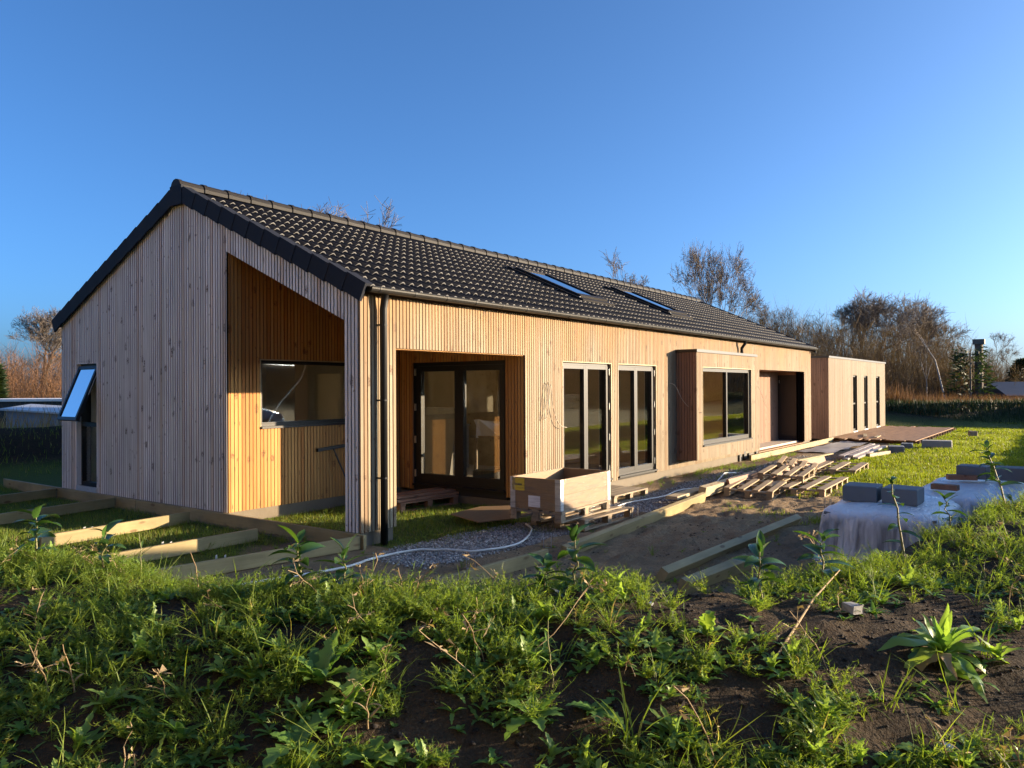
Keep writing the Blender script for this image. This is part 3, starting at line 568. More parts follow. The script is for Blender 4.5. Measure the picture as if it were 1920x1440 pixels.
# ---- windows and doors
def glazed(name, A0, A, N, w, z0, z1, leaves=2, fwid=.055, leafw=.06, set_=.05, hinge_at=None, label=None, trim=True, sill=.03):
    """frame with glazed leaves; A0 lower corner on the wall plane, A along the wall, N outwards"""
    A0 = np.array(A0, float); A = np.array(A, float); N = np.array(N, float)
    def bx(mb, s0, s1, n0, n1, q0, q1, t=(.5, .5, .5)):
        p = A0+A*s0+N*n0; q = A0+A*s1+N*n1; mb.box((p[0], p[1], q0), (q[0], q[1], q1), t)
    d0, d1 = -set_-.09, -set_
    mb = MB(); bx(mb, 0, fwid, d0, d1, z0, z1); bx(mb, w-fwid, w, d0, d1, z0, z1); bx(mb, fwid, w-fwid, d0, d1, z1-fwid, z1); bx(mb, fwid, w-fwid, d0, d1, z0, z0+fwid)
    o = mb.build(name, M['frame'], house)
    if label: o['label'] = label
    lw = (w-2*fwid)/leaves
    for i in range(leaves):
        a = fwid+i*lw+.002; b = a+lw-.004; q0 = z0+fwid+.002; q1 = z1-fwid-.002; e0, e1 = d0+.012, d1+.006; k = leafw
        mb = MB(); bx(mb, a, a+k, e0, e1, q0, q1); bx(mb, b-k, b, e0, e1, q0, q1); bx(mb, a+k, b-k, e0, e1-.002, q1-k, q1); bx(mb, a+k, b-k, e0, e1-.002, q0, q0+k*1.3)
        mb.build('sash', M['frame'], o)
        mb = MB(); bx(mb, a+k, b-k, d0+.04, d0+.048, q0+k*1.3, q1-k); mb.build('pane', M['glass'], o)
    if hinge_at is not None:
        for hz in (z0+.18, z0+.75, z0+1.3, z1-.16):
            mb = MB(); bx(mb, hinge_at-.012, hinge_at+.012, d1+.004, d1+.03, hz-.06, hz+.06); mb.build('hinge', M['metal'], o)
    if trim:
        mb = MB(); bx(mb, -.001, .014, d1, .004, z0, z1); bx(mb, w-.014, w+.001, d1, .004, z0, z1); bx(mb, .014, w-.014, d1, .006, z1-.014, z1+.002); mb.build('window_trim', M['freshplank'], o)
    mb = MB(); bx(mb, 0.015, w-.015, d1, sill, z0-.02, z0+.012); mb.build('sill', M['frame'], o)
    return o
glazed('window', (W1[0], 0, 0), (1, 0, 0), (0, -1, 0), W1[1]-W1[0], *WZ, hinge_at=W1[1]-W1[0]-.03)
glazed('window', (W2[0], 0, 0), (1, 0, 0), (0, -1, 0), W2[1]-W2[0], *WZ, hinge_at=W2[1]-W2[0]-.03)
glazed('bay_glazing', (BW0, -BD, 0), (1, 0, 0), (0, -1, 0), BW1-BW0, BWZ0, BWZ1, fwid=.06, leafw=.03)
glazed('terrace_window', (TW[0], YR, 0), (1, 0, 0), (0, -1, 0), TW[1]-TW[0], TW[2], TW[3], leaves=1, leafw=.012, fwid=.05)
glazed('terrace_door', (XD, DO[1], 0), (0, -1, 0), (-1, 0, 0), DO[1]-DO[0], DO[2], DO[3], fwid=.06, leafw=.09, hinge_at=.03, trim=False)
# gable window: fixed lower light, top-hung upper light pushed open
gwin = slab('gable_window', [((.08, GW0, GWZ0), (.16, GW0+.05, GWZ1)), ((.08, GW1-.05, GWZ0), (.16, GW1, GWZ1)), ((.08, GW0+.05, GWZ1-.05), (.16, GW1-.05, GWZ1)), ((.08, GW0+.05, GWZ0), (.16, GW1-.05, GWZ0+.06)), ((.08, GW0+.05, 1.08), (.16, GW1-.05, 1.15))], M['frame'], house)
slab('pane', [((.115, GW0+.05, GWZ0+.06), (.122, GW1-.05, 1.08))], M['glass'], gwin)
slab('sill', [((-.01, GW0+.01, -.0), (.16, GW1-.01, GWZ0-.002))], M['galv'], gwin)
slab('reveal', [((.0, GW0-.001, GWZ0), (.16, GW0+.012, GWZ1)), ((.0, GW1-.012, GWZ0), (.16, GW1+.001, GWZ1)), ((.0, GW0+.012, GWZ1-.012), (.16, GW1-.012, GWZ1))], M['clad_gable'], gwin)
mb = MB(); ww = GW1-GW0-.06; hh = .96
mb.box((-.03, 0, -hh), (.03, .05, 0)); mb.box((-.03, ww-.05, -hh), (.03, ww, 0)); mb.box((-.03, .05, -.05), (.03, ww-.05, 0)); mb.box((-.03, .05, -hh), (.03, ww-.05, -hh+.055))
sash = mb.build('open_sash', M['frame'], gwin, loc=(.06, GW0+.03, GWZ1-.06), rot=(0, R(22), 0)); sash['label'] = 'upper light tilted open and mirroring the sky'
def mirror_glass():
    g = G('coated_glass'); g.set((.02, .025, .03), .0, 0, 1.0); gl = g.nd('BsdfGlossy'); gl.inputs['Roughness'].default_value = 0; gl.inputs[0].default_value = (.95, .95, .95, 1)
    mx = g.nd('MixShader'); mx.inputs[0].default_value = .7; g.l(g.b.outputs[0], mx.inputs[1]); g.l(gl.outputs[0], mx.inputs[2]); g.l(mx.outputs[0], g.out.inputs[0]); return g.m
M['coated'] = mirror_glass()
slab('pane', [((-.012, .05, -hh+.055), (-.004, ww-.05, -.05))], M['coated'], sash)
slab('stay', [((.0, -.006, -.5), (.012, -.001, -.02))], M['metal'], sash)
# ---- inside
slab('floor_slab', [((.25, YR+.2, -.1), (XD+.25, W-.25, .02)), ((XD+.2, .2, -.1), (LEN-.22, W-.25, .02))], M['floor_in'], house)
slab('inner_lining', [((.251, YR+.221, .021), (.262, GW0-.05, 2.5)), ((XD+.225, W-.24, .021), (LEN-.23, W-.228, 2.5)), ((.262, W-.24, .021), (XD+.1, W-.228, 2.5)), ((XD+.1, YR+.22, .021), (XD+.2, 5.6, 2.5)), ((XD+.1, 6.5, .021), (XD+.2, W-.24, 2.5))], M['innerwall'], house)
il = lambda x0, x1, z0, z1: ((x0, .251, z0), (x1, .262, z1))
slab('front_lining', [il(XD+.21, W1[0], .021, 2.5), il(W1[0], W1[1], WZ[1], 2.5), il(W1[1], W2[0], .021, 2.5), il(W2[0], W2[1], WZ[1], 2.5), il(W2[1], 8.45, .021, 2.5), il(8.57, BW0, .021, 2.5), il(BW0, BW1, BWZ1, 2.5), il(BW0, BW1, .021, BWZ0), il(BW1, 12.9, .021, 2.5), ((XD+.221, .27, .021), (XD+.232, DO[0], 2.5)), ((XD+.221, DO[0], DO[3]), (XD+.232, DO[1], 2.5)), ((XD+.221, DO[1], .021), (XD+.232, YR+.2, 2.5))], M['innerwall'], house)
for (a_, b_) in ((6.5, 7.65), (10.6, 11.75)): slab('light_well', [((a_-.012, .9, 2.532), (a_, 2.7, 3.45)), ((b_, .9, 2.532), (b_+.012, 2.7, 3.45)), ((a_, .888, 2.532), (b_, .9, 3.2)), ((a_, 2.7, 2.532), (b_, 2.712, 3.9))], M['innerwall'], house)
slab('partition', [((8.45, .26, .021), (8.57, 2.6, 2.5)), ((8.45, 3.5, .021), (8.57, W-.24, 2.5)), ((12.9, .26, .021), (13.0, W-.24, 2.5)), ((13.0, 1.3, .021), (LEN-.23, 1.4, 2.5)), ((8.57, 4.2, .021), (12.9, 4.3, 2.5)), ((3.6, 5.0, .021), (5.2, 5.1, 2.5))], M['ply_in'], house)
slab('inner_ceiling', [((XD+.25, .26, 2.5), (LEN-.23, .9, 2.53)), ((XD+.25, 2.7, 2.5), (LEN-.23, W-.24, 2.53)), ((XD+.25, .9, 2.5), (6.5, 2.7, 2.53)), ((7.65, .9, 2.5), (10.6, 2.7, 2.53)), ((11.75, .9, 2.5), (LEN-.23, 2.7, 2.53)), ((.25, YR+.25, 2.5), (XD+.25, W-.24, 2.53))], M['innerwall'], house)

# ------------------------------------------------------------------ annex and deck
AX0, AX1, AZ1 = 21.2, 30.75, 2.66
annex = empty('annex', (AX0, 0, 0), 0, 'flat-roofed timber annex with three slim upright windows beyond the house', 'annex')
def inann(o): o.matrix_parent_inverse = Matrix.Translation((-AX0, 0, 0)); return o
aw = [(24.75, 25.4), (26.6, 27.25), (28.85, 29.6)]
bx_ = []; xs = AX0+TK
for (a, b) in aw: bx_ += [((xs, TK, -.12), (a, .22, AZ1)), ((a, TK, 2.1), (b, .22, AZ1)), ((a, TK, -.12), (b, .22, 0.0))]; xs = b
bx_ += [((xs, TK, -.12), (AX1-TK, .22, AZ1)), ((AX0+TK, .22, -.12), (AX0+.22, 6, AZ1)), ((AX1-.22, .22, -.12), (AX1-TK, 6, AZ1)), ((AX0+.22, 5.8, -.12), (AX1-.22, 6, AZ1)), ((AX0+.22, .22, 2.5), (AX1-.22, 5.8, 2.6))]
awall = inann(slab('wall', bx_, M['backing'], annex))
bands = []; xs = 0
for (a, b) in aw: bands += [(xs, a-AX0, c_(-.1), c_(AZ1)), (a-AX0, b-AX0, c_(2.1), c_(AZ1))]; xs = b-AX0
bands.append((xs, 99, c_(-.1), c_(AZ1)))
nb0 = set(bpy.data.objects)
clad(awall, (AX0, 0, 0), (1, 0, 0), (0, -1, 0), AX1-AX0, bands, M['clad_annex'], single=lambda s: False, seed=20)
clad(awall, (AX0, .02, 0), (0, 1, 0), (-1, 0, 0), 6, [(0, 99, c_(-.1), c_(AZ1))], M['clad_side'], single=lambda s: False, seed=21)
inann(slab('flat_roof', [((AX0-.03, -.03, AZ1+.002), (AX1+.03, 6.03, AZ1+.07))], M['gutter'], annex))
for (a, b) in aw:
    o = inann(slab('window', [((a, .06, 0), (a+.06, .14, 2.1)), ((b-.06, .06, 0), (b, .14, 2.1)), ((a+.06, .06, 2.04), (b-.06, .14, 2.1)), ((a+.06, .06, 0), (b-.06, .14, .08)), ((a+.06, .06, 1.0), (b-.06, .14, 1.06))], M['frame'], annex))
    slab('pane', [((a+.06, .1, .08), (b-.06, .106, 1.0)), ((a+.06, .1, 1.06), (b-.06, .106, 2.04))], M['glass'], o)
    slab('sill', [((a, -.015, -.05), (b, .14, -.002))], M['galv'], o)
deck = empty('deck', (26, -1.3, -.17), 0, 'unfinished brown plank deck lying in front of the flat-roofed annex', 'deck')
bmesh_ = MB().cbox((0, -.07, -.014), (9.4, .07, .014), .003).mesh('deck_board', M['deckwood'])
for i in range(18):
    o = objm('deck_board', bmesh_, deck, (-4.75+rnd.uniform(-.5, .1), 1.22-i*.148, .115))
jm = MB().cbox((0, -.022, -.07), (2.7, .022, .07), .003).mesh('joist', M['redwood'])
for i in range(14): objm('joist', jm, deck, (-4.4+i*.69, 1.3, .028), (0, 0, -math.pi/2))

# ------------------------------------------------------------------ loose timber, pallets
def P3(x, y, dz=0): return np.array([x, y, float(gz(x, y))+dz])
def beam(name, label, cat, p0, p1, w=.045, h=.145, roll=0, mat='treated', group=None, c=.005, bow=0):
    p0 = np.array(p0, float); p1 = np.array(p1, float); d = p1-p0; L = np.linalg.norm(d)
    o = MB().cbox((0, -w/2, -h/2), (L, w/2, h/2), c).build(name, M[mat])
    rz = math.atan2(d[1], d[0]); ry = -math.asin(d[2]/L)
    o.matrix_world = Matrix.Translation(p0) @ Matrix.Rotation(rz, 4, 'Z') @ Matrix.Rotation(ry, 4, 'Y') @ Matrix.Rotation(roll, 4, 'X')
    return tag(o, label, cat, group)
gA = 'deck frame timbers beside the gable'
eb = [(-.055, -.10, 0), (-.055, 4.95, 0), (-.055, 9.75, 0)]
beam('edge_beam', 'long edge beam on its side along the foot of the gable, nearer half', 'beam', (-.035, -.11, -.085), (-.035, 4.94, -.085), .045, .17, group=gA)
beam('edge_beam', 'edge beam running past the far end of the gable, farther half', 'beam', (-.037, 4.95, -.085), (-.037, 9.8, -.075), .045, .17, group=gA)
JO = [((-2.45, .33), (-.07, -.05), 'frame joist butting against the corner post, nearest of the gable joists'), ((-2.42, 1.38), (-.45, 1.36), 'sunlit frame joist second from the corner post, stopping short of the wall'),
      ((-2.2, 3.06), (-.2, 3.26), 'sunlit frame joist third from the corner post'), ((-2.3, 5.2), (.0-.08, 5.57), 'shaded frame joist fourth from the corner post'), ((-2.6, 7.1), (-.08, 7.6), 'shaded frame joist fifth from the corner post'), ((-3.2, 9.2), (-.2, 9.75), 'shaded frame joist farthest from the corner post')]
for (a, b, lab) in JO:
    beam('joist', lab, 'joist', (a[0], a[1], -.085), (b[0], b[1], -.085), .047, .15, group=gA)
beam('timber', 'long sunlit beam lying along the gravel beside the wrapped crate', 'beam', P3(.86, -2.25, .07), P3(5.62, -1.92, .075), .07, .16, roll=R(14), mat='treated')
beam('timber', 'short beam end poking out above the bank left of the laurel', 'beam', P3(-1.0, -2.05, .055), P3(.68, -2.16, .06), .05, .145, mat='treated')
beam('timber', 'beam lying alone on the bare soil, tipped on its edge', 'beam', P3(.55, -3.57, .065), P3(4.45, -3.72, .07), .09, .13, roll=R(32), mat='treated')
beam('timber', 'short cut beam right behind the bank, below the lone soil beam', 'beam', P3(.25, -3.92, .07), P3(1.52, -4.06, .075), .1, .13, roll=R(18), mat='treated')
beam('timber', 'stout brown beam lying between the sunlit beam and the broken pallets', 'beam', P3(5.75, -1.84, .15), P3(8.72, -1.72, .13), .12, .16, roll=R(10), mat='freshplank')
beam('timber', 'flat offcut lying behind the far end of the sunlit beam', 'offcut', P3(5.05, -1.62, .12), P3(6.3, -1.58, .12), .2, .05, mat='freshplank')
beam('timber', 'long dark red plank on edge behind the broken pallets', 'plank', P3(6.7, -1.93, .16), P3(13.2, -1.86, .14), .05, .19, roll=R(-16), mat='redwood')
beam('timber', 'pale plank lying on top of the dark red plank end', 'plank', P3(9.5, -1.84, .29), P3(13.7, -1.9, .22), .12, .03, mat='treated')
beam('edge_beam', 'bright yellow edge beam along the foot of the entrance niche', 'beam', (13.0, -.14, -.13), (21.1, -.14, -.115), .05, .19, mat='treated')
def sub(mb, parent, name, mat): return mb.build(name, M[mat], parent)
def pallet(label, loc, rz, L=1.2, Wd=.8, top=5, mat='pallet', tilt=(0, 0), group='loose pallets', cols=3, rows=3, bw=.1, skip=()):
    """z = 0 is the underside; boards run along local x"""
    t = empty('pallet', loc, rz, label, 'pallet', group); t.rotation_euler = (tilt[0], tilt[1], rz)
    for i in range(top):
        if i in skip: continue
        y = -Wd/2+bw/2+i*(Wd-bw)/(top-1); MB().cbox((-L/2, -bw/2, -.011), (L/2, bw/2, .011), .002).build('top_board', M[mat], t, loc=(rnd.uniform(-.01, .01), y, .133), rot=(0, 0, rnd.uniform(-.012, .012)))
    for j in range(cols):
        x = -L/2+.05+j*(L-.1)/(cols-1)
        MB().box((x-.05, -Wd/2, .1), (x+.05, Wd/2, .121)).build('cross_board', M[mat], t)
    for k in range(rows):
        y = -Wd/2+.05+k*(Wd-.1)/(rows-1); MB().cbox((-L/2, -.05, -.011), (L/2, .05, .011), .002).build('bottom_board', M[mat], t, loc=(0, y, .011))
        for j in range(cols):
            x = -L/2+.05+j*(L-.1)/(cols-1); MB().cbox((x-.05, -.045, .0225), (x+.05, .045, .0995), .004).build('block', M[mat], t, loc=(0, y, 0))
    return t
# crate on two pallets
CR = (2.55, -1.17); cg = -.15
pallet('weathered pallet on the gravel carrying the wrapped crate, lower of two', (CR[0]+.42, CR[1]-.08, cg), R(-1), 1.3, .86, 5, 'oldpallet', group='pallets under the crate')
pallet('pallet directly under the wrapped crate, upper of two', (CR[0], CR[1], cg+.147), R(1), 1.3, .78, 5, 'oldpallet', group='pallets under the crate')
crate = empty('crate', (CR[0], CR[1], cg+.294), R(1), 'open plywood crate wrapped in clear film with a yellow label', 'crate')
CL, CW, CH = 1.32, .76, .2; tk = .02
for k in range(2):
    z0 = k*CH+.001; z1 = z0+CH-.002
    for s in (-1, 1):
        MB().box((-CL/2, s*CW/2-(tk if s > 0 else 0), z0), (CL/2, s*CW/2+(0 if s > 0 else tk), z1)).build('side_board', M['ply'], crate)
        MB().box((s*CL/2-(tk if s > 0 else 0), -CW/2+tk, z0), (s*CL/2+(0 if s > 0 else tk), CW/2-tk, z1)).build('end_board', M['ply'], crate)
for sx in (-1, 1):
    for sy in (-1, 1):
        x, y = sx*CL/2, sy*CW/2
        mb = MB(); mb.box((x-sx*.001, y-sy*.0, .0), (x+sx*.004, y-sy*.075, CH*2-.002)); mb.box((x, y, .0), (x-sx*.075, y+sy*.004, CH*2-.002)); mb.build('corner_hinge', M['galv'], crate)
xl = -CL/2-.002
MB().box((xl-.002, .16, CH+.03), (xl, .35, CH*2-.012)).build('yellow_label', M['yellow'], crate)
mk = MB(); yy = .31
for wd_ in (.012, .016, .008, .014, .012, .01, .013): mk.box((xl-.0035, yy-wd_, CH+.095), (xl-.002, yy, CH+.117)); yy -= wd_+.004
mk.build('label_print', M['black'], crate)
MB().box((xl-.002, -.08, .03), (xl, .1, CH-.025)).build('delivery_note', M['paper'], crate)
def film_mat():
    g = G('film'); g.set((.22, .22, .21), .1, 0, .9); p = g.objc(); n = g.noise(g.mapv(p, (3, 3, 34)), 1, 4, .6, 1.2); g.bump(n, .8, .02)
    tr = g.nd('BsdfTransparent'); mx = g.nd('MixShader'); lw = g.ramp(n, (.46, .05), (.68, .36)); g.l(lw, mx.inputs[0]); g.l(tr.outputs[0], mx.inputs[1]); g.l(g.b.outputs[0], mx.inputs[2]); g.l(mx.outputs[0], g.out.inputs[0]); return g.m
M['film'] = film_mat()
fv = []; per = []; e = .009
for k in range(61): per.append((-CL/2-e+k/60*(CL+2*e), -CW/2-e))
for k in range(1, 41): per.append((CL/2+e, -CW/2-e+k/40*(CW+2*e)))
for k in range(1, 61): per.append((CL/2+e-k/60*(CL+2*e), CW/2+e))
for k in range(1, 40): per.append((-CL/2-e, CW/2+e-k/40*(CW+2*e)))
npz = len(per); nzf = 12
for iz in range(nzf):
    for k, (x, y) in enumerate(per):
        hem = -.10+.05*math.sin(k*.31)+.03*math.sin(k*.83+1); z = CH*2+.004+(hem-CH*2-.004)*iz/(nzf-1)
        o_ = .004*math.sin(k*.9+iz*1.3)+(.012*math.sin(k*.55) if iz > nzf-4 else 0); rr_ = math.hypot(x, y)
        fv.append((x+o_*np.sign(x)*(abs(x) > CL/2-.001), y+o_*np.sign(y)*(abs(y) > CW/2-.001), z))
ff = [(iz*npz+k, iz*npz+(k+1) % npz, (iz+1)*npz+(k+1) % npz, (iz+1)*npz+k) for iz in range(nzf-1) for k in range(npz)]
objm('wrapping_film', mesh_np('wrapping_film', fv, ff, M['film'], smooth=True), crate)
pallet('empty pallet on the gravel behind the crate, against the front wall', P3(5.2, -.45, .0), R(0), 1.2, .8, 6, 'oldpallet', bw=.125)
pallet('largest pallet of the broken heap, lying flat nearest the lawn', P3(8.05, -2.88, .0), R(3), 2.1, 1.0, 4, 'pallet', cols=5, bw=.13)
pallet('tilted pallet at the soil end of the broken heap', P3(7.0, -2.3, .03), R(6), 1.2, .8, 4, 'pallet', (R(2), R(-2)), bw=.1)
pallet('tilted pallet in the middle of the broken heap', P3(8.6, -2.35, .14), R(7), 1.4, .8, 4, 'pallet', (R(2), R(-1.5)), bw=.11)
pallet('small pallet propped steeply against the dark red plank', P3(9.75, -2.2, .17), R(10), 1.0, .7, 4, 'pallet', (R(12), R(-3)), bw=.09)
pallet('separate pallet lying out on the lawn edge', P3(11.6, -2.6, .0), R(4), 1.9, .9, 3, 'pallet', cols=4, bw=.16)
pallet('pallet on the grass inside the covered corner, loaded with planks', P3(2.75, 1.75, .0), R(-6), 1.2, .8, 5, 'redwood')
for i, (dy, dz, L) in enumerate([(-.25, .16, 1.7), (-.08, .16, 1.5), (.10, .16, 1.8), (-.2, .205, 1.6), (.05, .205, 1.4)]):
    a = R(-6); c0 = P3(2.75, 1.75, dz+.0); ax = np.array([math.cos(a), math.sin(a), 0]); ay = np.array([-math.sin(a), math.cos(a), 0])
    beam('plank', ['plank on the loaded pallet, bottom layer nearest the lawn', 'plank on the loaded pallet, bottom layer in the middle', 'plank on the loaded pallet, bottom layer nearest the wall', 'plank on the loaded pallet, upper layer nearest the lawn', 'plank on the loaded pallet, upper layer nearest the wall'][i], 'plank', c0+ay*dy-ax*.75, c0+ay*dy+ax*(L-.75), .14, .042, mat='redwood', group='planks stored in the covered corner')
# film wrapped planks on the lawn
for i, (a, b, dz, lab) in enumerate([((14.3, -2.0), (18.9, -1.75), .06, 'film-wrapped pale plank lying lowest, nearest the wall'), ((14.1, -2.13), (18.7, -1.95), .06, 'film-wrapped pale plank lying lowest, in the middle'), ((14.5, -2.28), (19.1, -2.12), .06, 'film-wrapped pale plank lying lowest, lawn side'), ((14.2, -2.02), (19.0, -1.8), .115, 'film-wrapped pale plank on top, nearest the wall'), ((14.35, -2.2), (18.6, -2.0), .115, 'film-wrapped pale plank on top, lawn side')]):
    beam('plank', lab, 'plank', P3(*a, dz), P3(*b, dz), .14, .05, mat='wrapplank', group='film-wrapped planks on the lawn')
beam('timber', 'short pale offcut on the grass beside the wrapped planks', 'offcut', P3(15.6, -2.36, .05), P3(17.0, -2.6, .05), .1, .1, mat='freshplank')
for i, (x, y, L, a, lab) in enumerate([(21.9, -1.0, 1.7, 12, 'pale offcut lying on the deck edge, longer one'), (21.7, -1.35, 1.2, 5, 'pale offcut lying on the deck edge, shorter one')]):
    beam('timber', lab, 'offcut', (x, y, -.022), (x+L*math.cos(R(a)), y+L*math.sin(R(a)), -.022), .12, .025, mat='freshplank')
# block pieces on the grass
def lump(name, label, cat, loc, size, mat, rz=0, jitter=.012, group=None):
    bm = bmesh.new(); bmesh.ops.create_cube(bm, size=1); bmesh.ops.scale(bm, vec=size, verts=bm.verts); bmesh.ops.bevel(bm, geom=bm.edges[:], offset=min(size)*.06, segments=1, affect='EDGES')
    for v in bm.verts: v.co += Vector((rnd.uniform(-1, 1), rnd.uniform(-1, 1), rnd.uniform(-1, 1)))*jitter*min(size)
    me = bpy.data.meshes.new(name); bm.to_mesh(me); bm.free(); me.materials.append(M[mat]); o = objm(name, me, None, loc, (0, 0, rz)); return tag(o, label, cat, group)
lump('concrete_block', 'dark grey block on the grass in front of the deck, left one', 'block', P3(17.5, -2.7, .09), (.55, .4, .2), 'block', .2, group='blocks lying on the lawn')
lump('concrete_block', 'small dark block tucked behind the left grass block', 'block', P3(18.9, -2.75, .08), (.5, .3, .2), 'block', .1, group='blocks lying on the lawn')
lump('concrete_block', 'grey block with a pale end on the open lawn', 'block', P3(19.5, -3.45, .12), (.5, .78, .24), 'concrete', .1, group='blocks lying on the lawn')
lump('wood_offcut', 'small square offcut alone on the far lawn', 'offcut', P3(26, -3.75, .1), (.3, .25, .25), 'oldpallet', .3)
# tarpaulin in front of the niche
gx_ = np.linspace(16.0, 21.0, 34); gy_ = np.linspace(-1.35, -.45, 14); XX, YY = np.meshgrid(gx_, gy_, indexing='ij'); ZZ = gz(XX, YY)+.03+.09*np.abs(fbm(XX, YY, 1.6, 4, 55))+.03*np.sin(XX*4+YY*3)*.5
ii = np.arange(XX.size).reshape(XX.shape); F = np.stack([ii[:-1, :-1], ii[1:, :-1], ii[1:, 1:], ii[:-1, 1:]], -1).reshape(-1, 4)
M['tarp'] = simple('tarp', (.30, .29, .28), .45, var=.25, scale=2)
tag(objm('tarpaulin', mesh_np('tarpaulin', np.stack([XX, YY, ZZ], -1), F, M['tarp'], smooth=True)), 'crumpled grey tarpaulin on the soil in front of the entrance niche', 'tarpaulin')
# plywood sheet on the grass
o = MB().add([(1.9, .25, 0), (2.6, .28, 0), (2.95, -.04, 0), (2.2, -.62, 0), (1.72, -.4, 0)]+[(1.9, .25, .014), (2.6, .28, .014), (2.95, -.04, .014), (2.2, -.62, .014), (1.72, -.4, .014)], [(4, 3, 2, 1, 0), (5, 6, 7, 8, 9)]+[(i, (i+1) % 5, 5+(i+1) % 5, 5+i) for i in range(5)]).build('plywood_sheet', M['ply'], loc=(0, 0, -.10), rot=(R(1.5), R(-1), 0))
tag(o, 'cut plywood sheet lying on the grass left of the crate', 'sheet')
# white hose
hp = [(-2.3, -.35), (-1.79, -.498), (-.919, -.706), (-.388, -.617), (.12, -.687), (.37, -.948), (.525, -1.30), (1.119, -1.457), (1.93, -1.10), (2.3, -.75)]
def spline(pts, n=8):
    pts = [np.array(p, float) for p in pts]; out = []
    for i in range(len(pts)-1):
        p0 = pts[max(i-1, 0)]; p1 = pts[i]; p2 = pts[i+1]; p3 = pts[min(i+2, len(pts)-1)]
        for k in range(n):
            t = k/n; out.append(.5*((2*p1)+(-p0+p2)*t+(2*p0-5*p1+4*p2-p3)*t*t+(-p0+3*p1-3*p2+p3)*t**3))
    out.append(pts[-1]); return out
hs = [P3(p[0], p[1], .035) for p in spline(hp)]
tag(MB().tube(hs, .013, 6).build('hose', M['hose'], None, True), 'pale grey water hose snaking over the soil from bank to gravel', 'hose')
hs = [P3(p[0], p[1], .04) for p in spline([(3.4, -1.25), (4.6, -1.05), (5.6, -1.2), (6.6, -1.1), (7.4, -1.35), (8.0, -1.2)])]; hs += [P3(8.3, -1.25, .2), P3(8.8, -1.3, .16)]
tag(MB().tube(hs, .011, 6).build('conduit', M['hose'], None, True), 'thin white conduit lying along the gravel strip', 'conduit')
# post shoes
def shoe(label, x, y, rz, h=.14):
    t = empty('post_shoe', P3(x, y), rz, label, 'post shoe', 'steel post shoes set in the ground')
    for s in (-1, 1):
        mb = MB(); mb.box((s*.045-.002, -.03, 0), (s*.045+.002, .03, h)); mb.build('upright_plate', M['galv'], t)
        for z in (.35, .75): MB().tube([(s*.045-.0045, 0, h*z), (s*.045+.0045, 0, h*z)], .008, 6).build('bolt_hole', M['black'], t)
    MB().box((-.047, -.03, -.04), (.047, .03, .004)).build('base_plate', M['galv'], t)
for (x, y, lab) in [(1.3, -1.76, 'galvanised post shoe on the soil below the crate'), (-.07, -1.72, 'galvanised post shoe on the soil right behind the bank plants'), (6.0, -3.73, 'galvanised post shoe beside the largest pallet'), (6.95, -3.89, 'galvanised post shoe in the grass beside the grey blocks'), (3.55, -1.75, 'galvanised post shoe between the gravel and the sunlit beam'), (-1.62, .33, 'galvanised post shoe against the nearest gable joist'), (-1.55, 1.47, 'galvanised post shoe behind the second gable joist'), (-1.6, 3.18, 'galvanised post shoe behind the third gable joist')]:
    shoe(lab, x, y, R(-50), .17)
# film-wrapped stacks
def wrapped(label, x0, x1, y0, y1, h, seed):
    nu, nv = 44, 34; vs = []; cx, cy = (x0+x1)/2, (y0+y1)/2; a, b = (x1-x0)/2, (y1-y0)/2; zb = float(gz(cx, cy))-.03
    rowsz = [0, .12, .3, .5, .68, .82, .91, .965, 1, 1.0, 1.0, 1.0, 1.0, 1.0]; ins = [-.06, -.03, -.015, 0, .0, .012, .035, .075, .14, .3, .5, .7, .9, 1.0]
    n = 96; top = []
    for r, (zz, k) in enumerate(zip(rowsz, ins)):
        for i in range(n):
            th = 2*math.pi*i/n; ex = 2/6; ct, st = math.cos(th), math.sin(th); px = np.sign(ct)*abs(ct)**ex; py = np.sign(st)*abs(st)**ex
            f = (a*(1-k) if k > .2 else a-k*1.0)/a; f2 = (b*(1-k) if k > .2 else b-k*1.0)/b
            x = cx+a*px*f; y = cy+b*py*f2; fold = .03*math.sin(th*23+seed)+.02*math.sin(th*41+2*seed)+.03*math.sin(th*7+seed)
            ou = fold*(1-zz)*1.1; x += ou*px; y += ou*py
            z = zb+h*zz+.05*float(fbm(x, y, 1.6, 3, seed))*(zz > .6)+.012*math.sin(x*7+y*5)*(zz > .9)
            vs.append((x, y, z))
    F = [(r*n+i, r*n+(i+1) % n, (r+1)*n+(i+1) % n, (r+1)*n+i) for r in range(len(ins)-1) for i in range(n)]
    t = empty('wrapped_stack', (cx, cy, zb), 0, label, 'wrapped stack', 'film-wrapped stacks behind the bank')
    inv = Matrix.Translation((-cx, -cy, -zb))
    o = objm('film_cover', mesh_np('film_cover', vs, F, M['whitefilm'], smooth=True), t); o.matrix_parent_inverse = inv
    nz = 14
    for k in range(nz):
        z0 = zb+.03+k*(h*.9)/nz; mb = MB()
        mb.box((x0+.09, y0+.09, z0), (x1-.09, y1-.09, z0+(h*.9)/nz-.012)); q = mb.build('tile_layer', M['block'], t); q.matrix_parent_inverse = inv
    return t
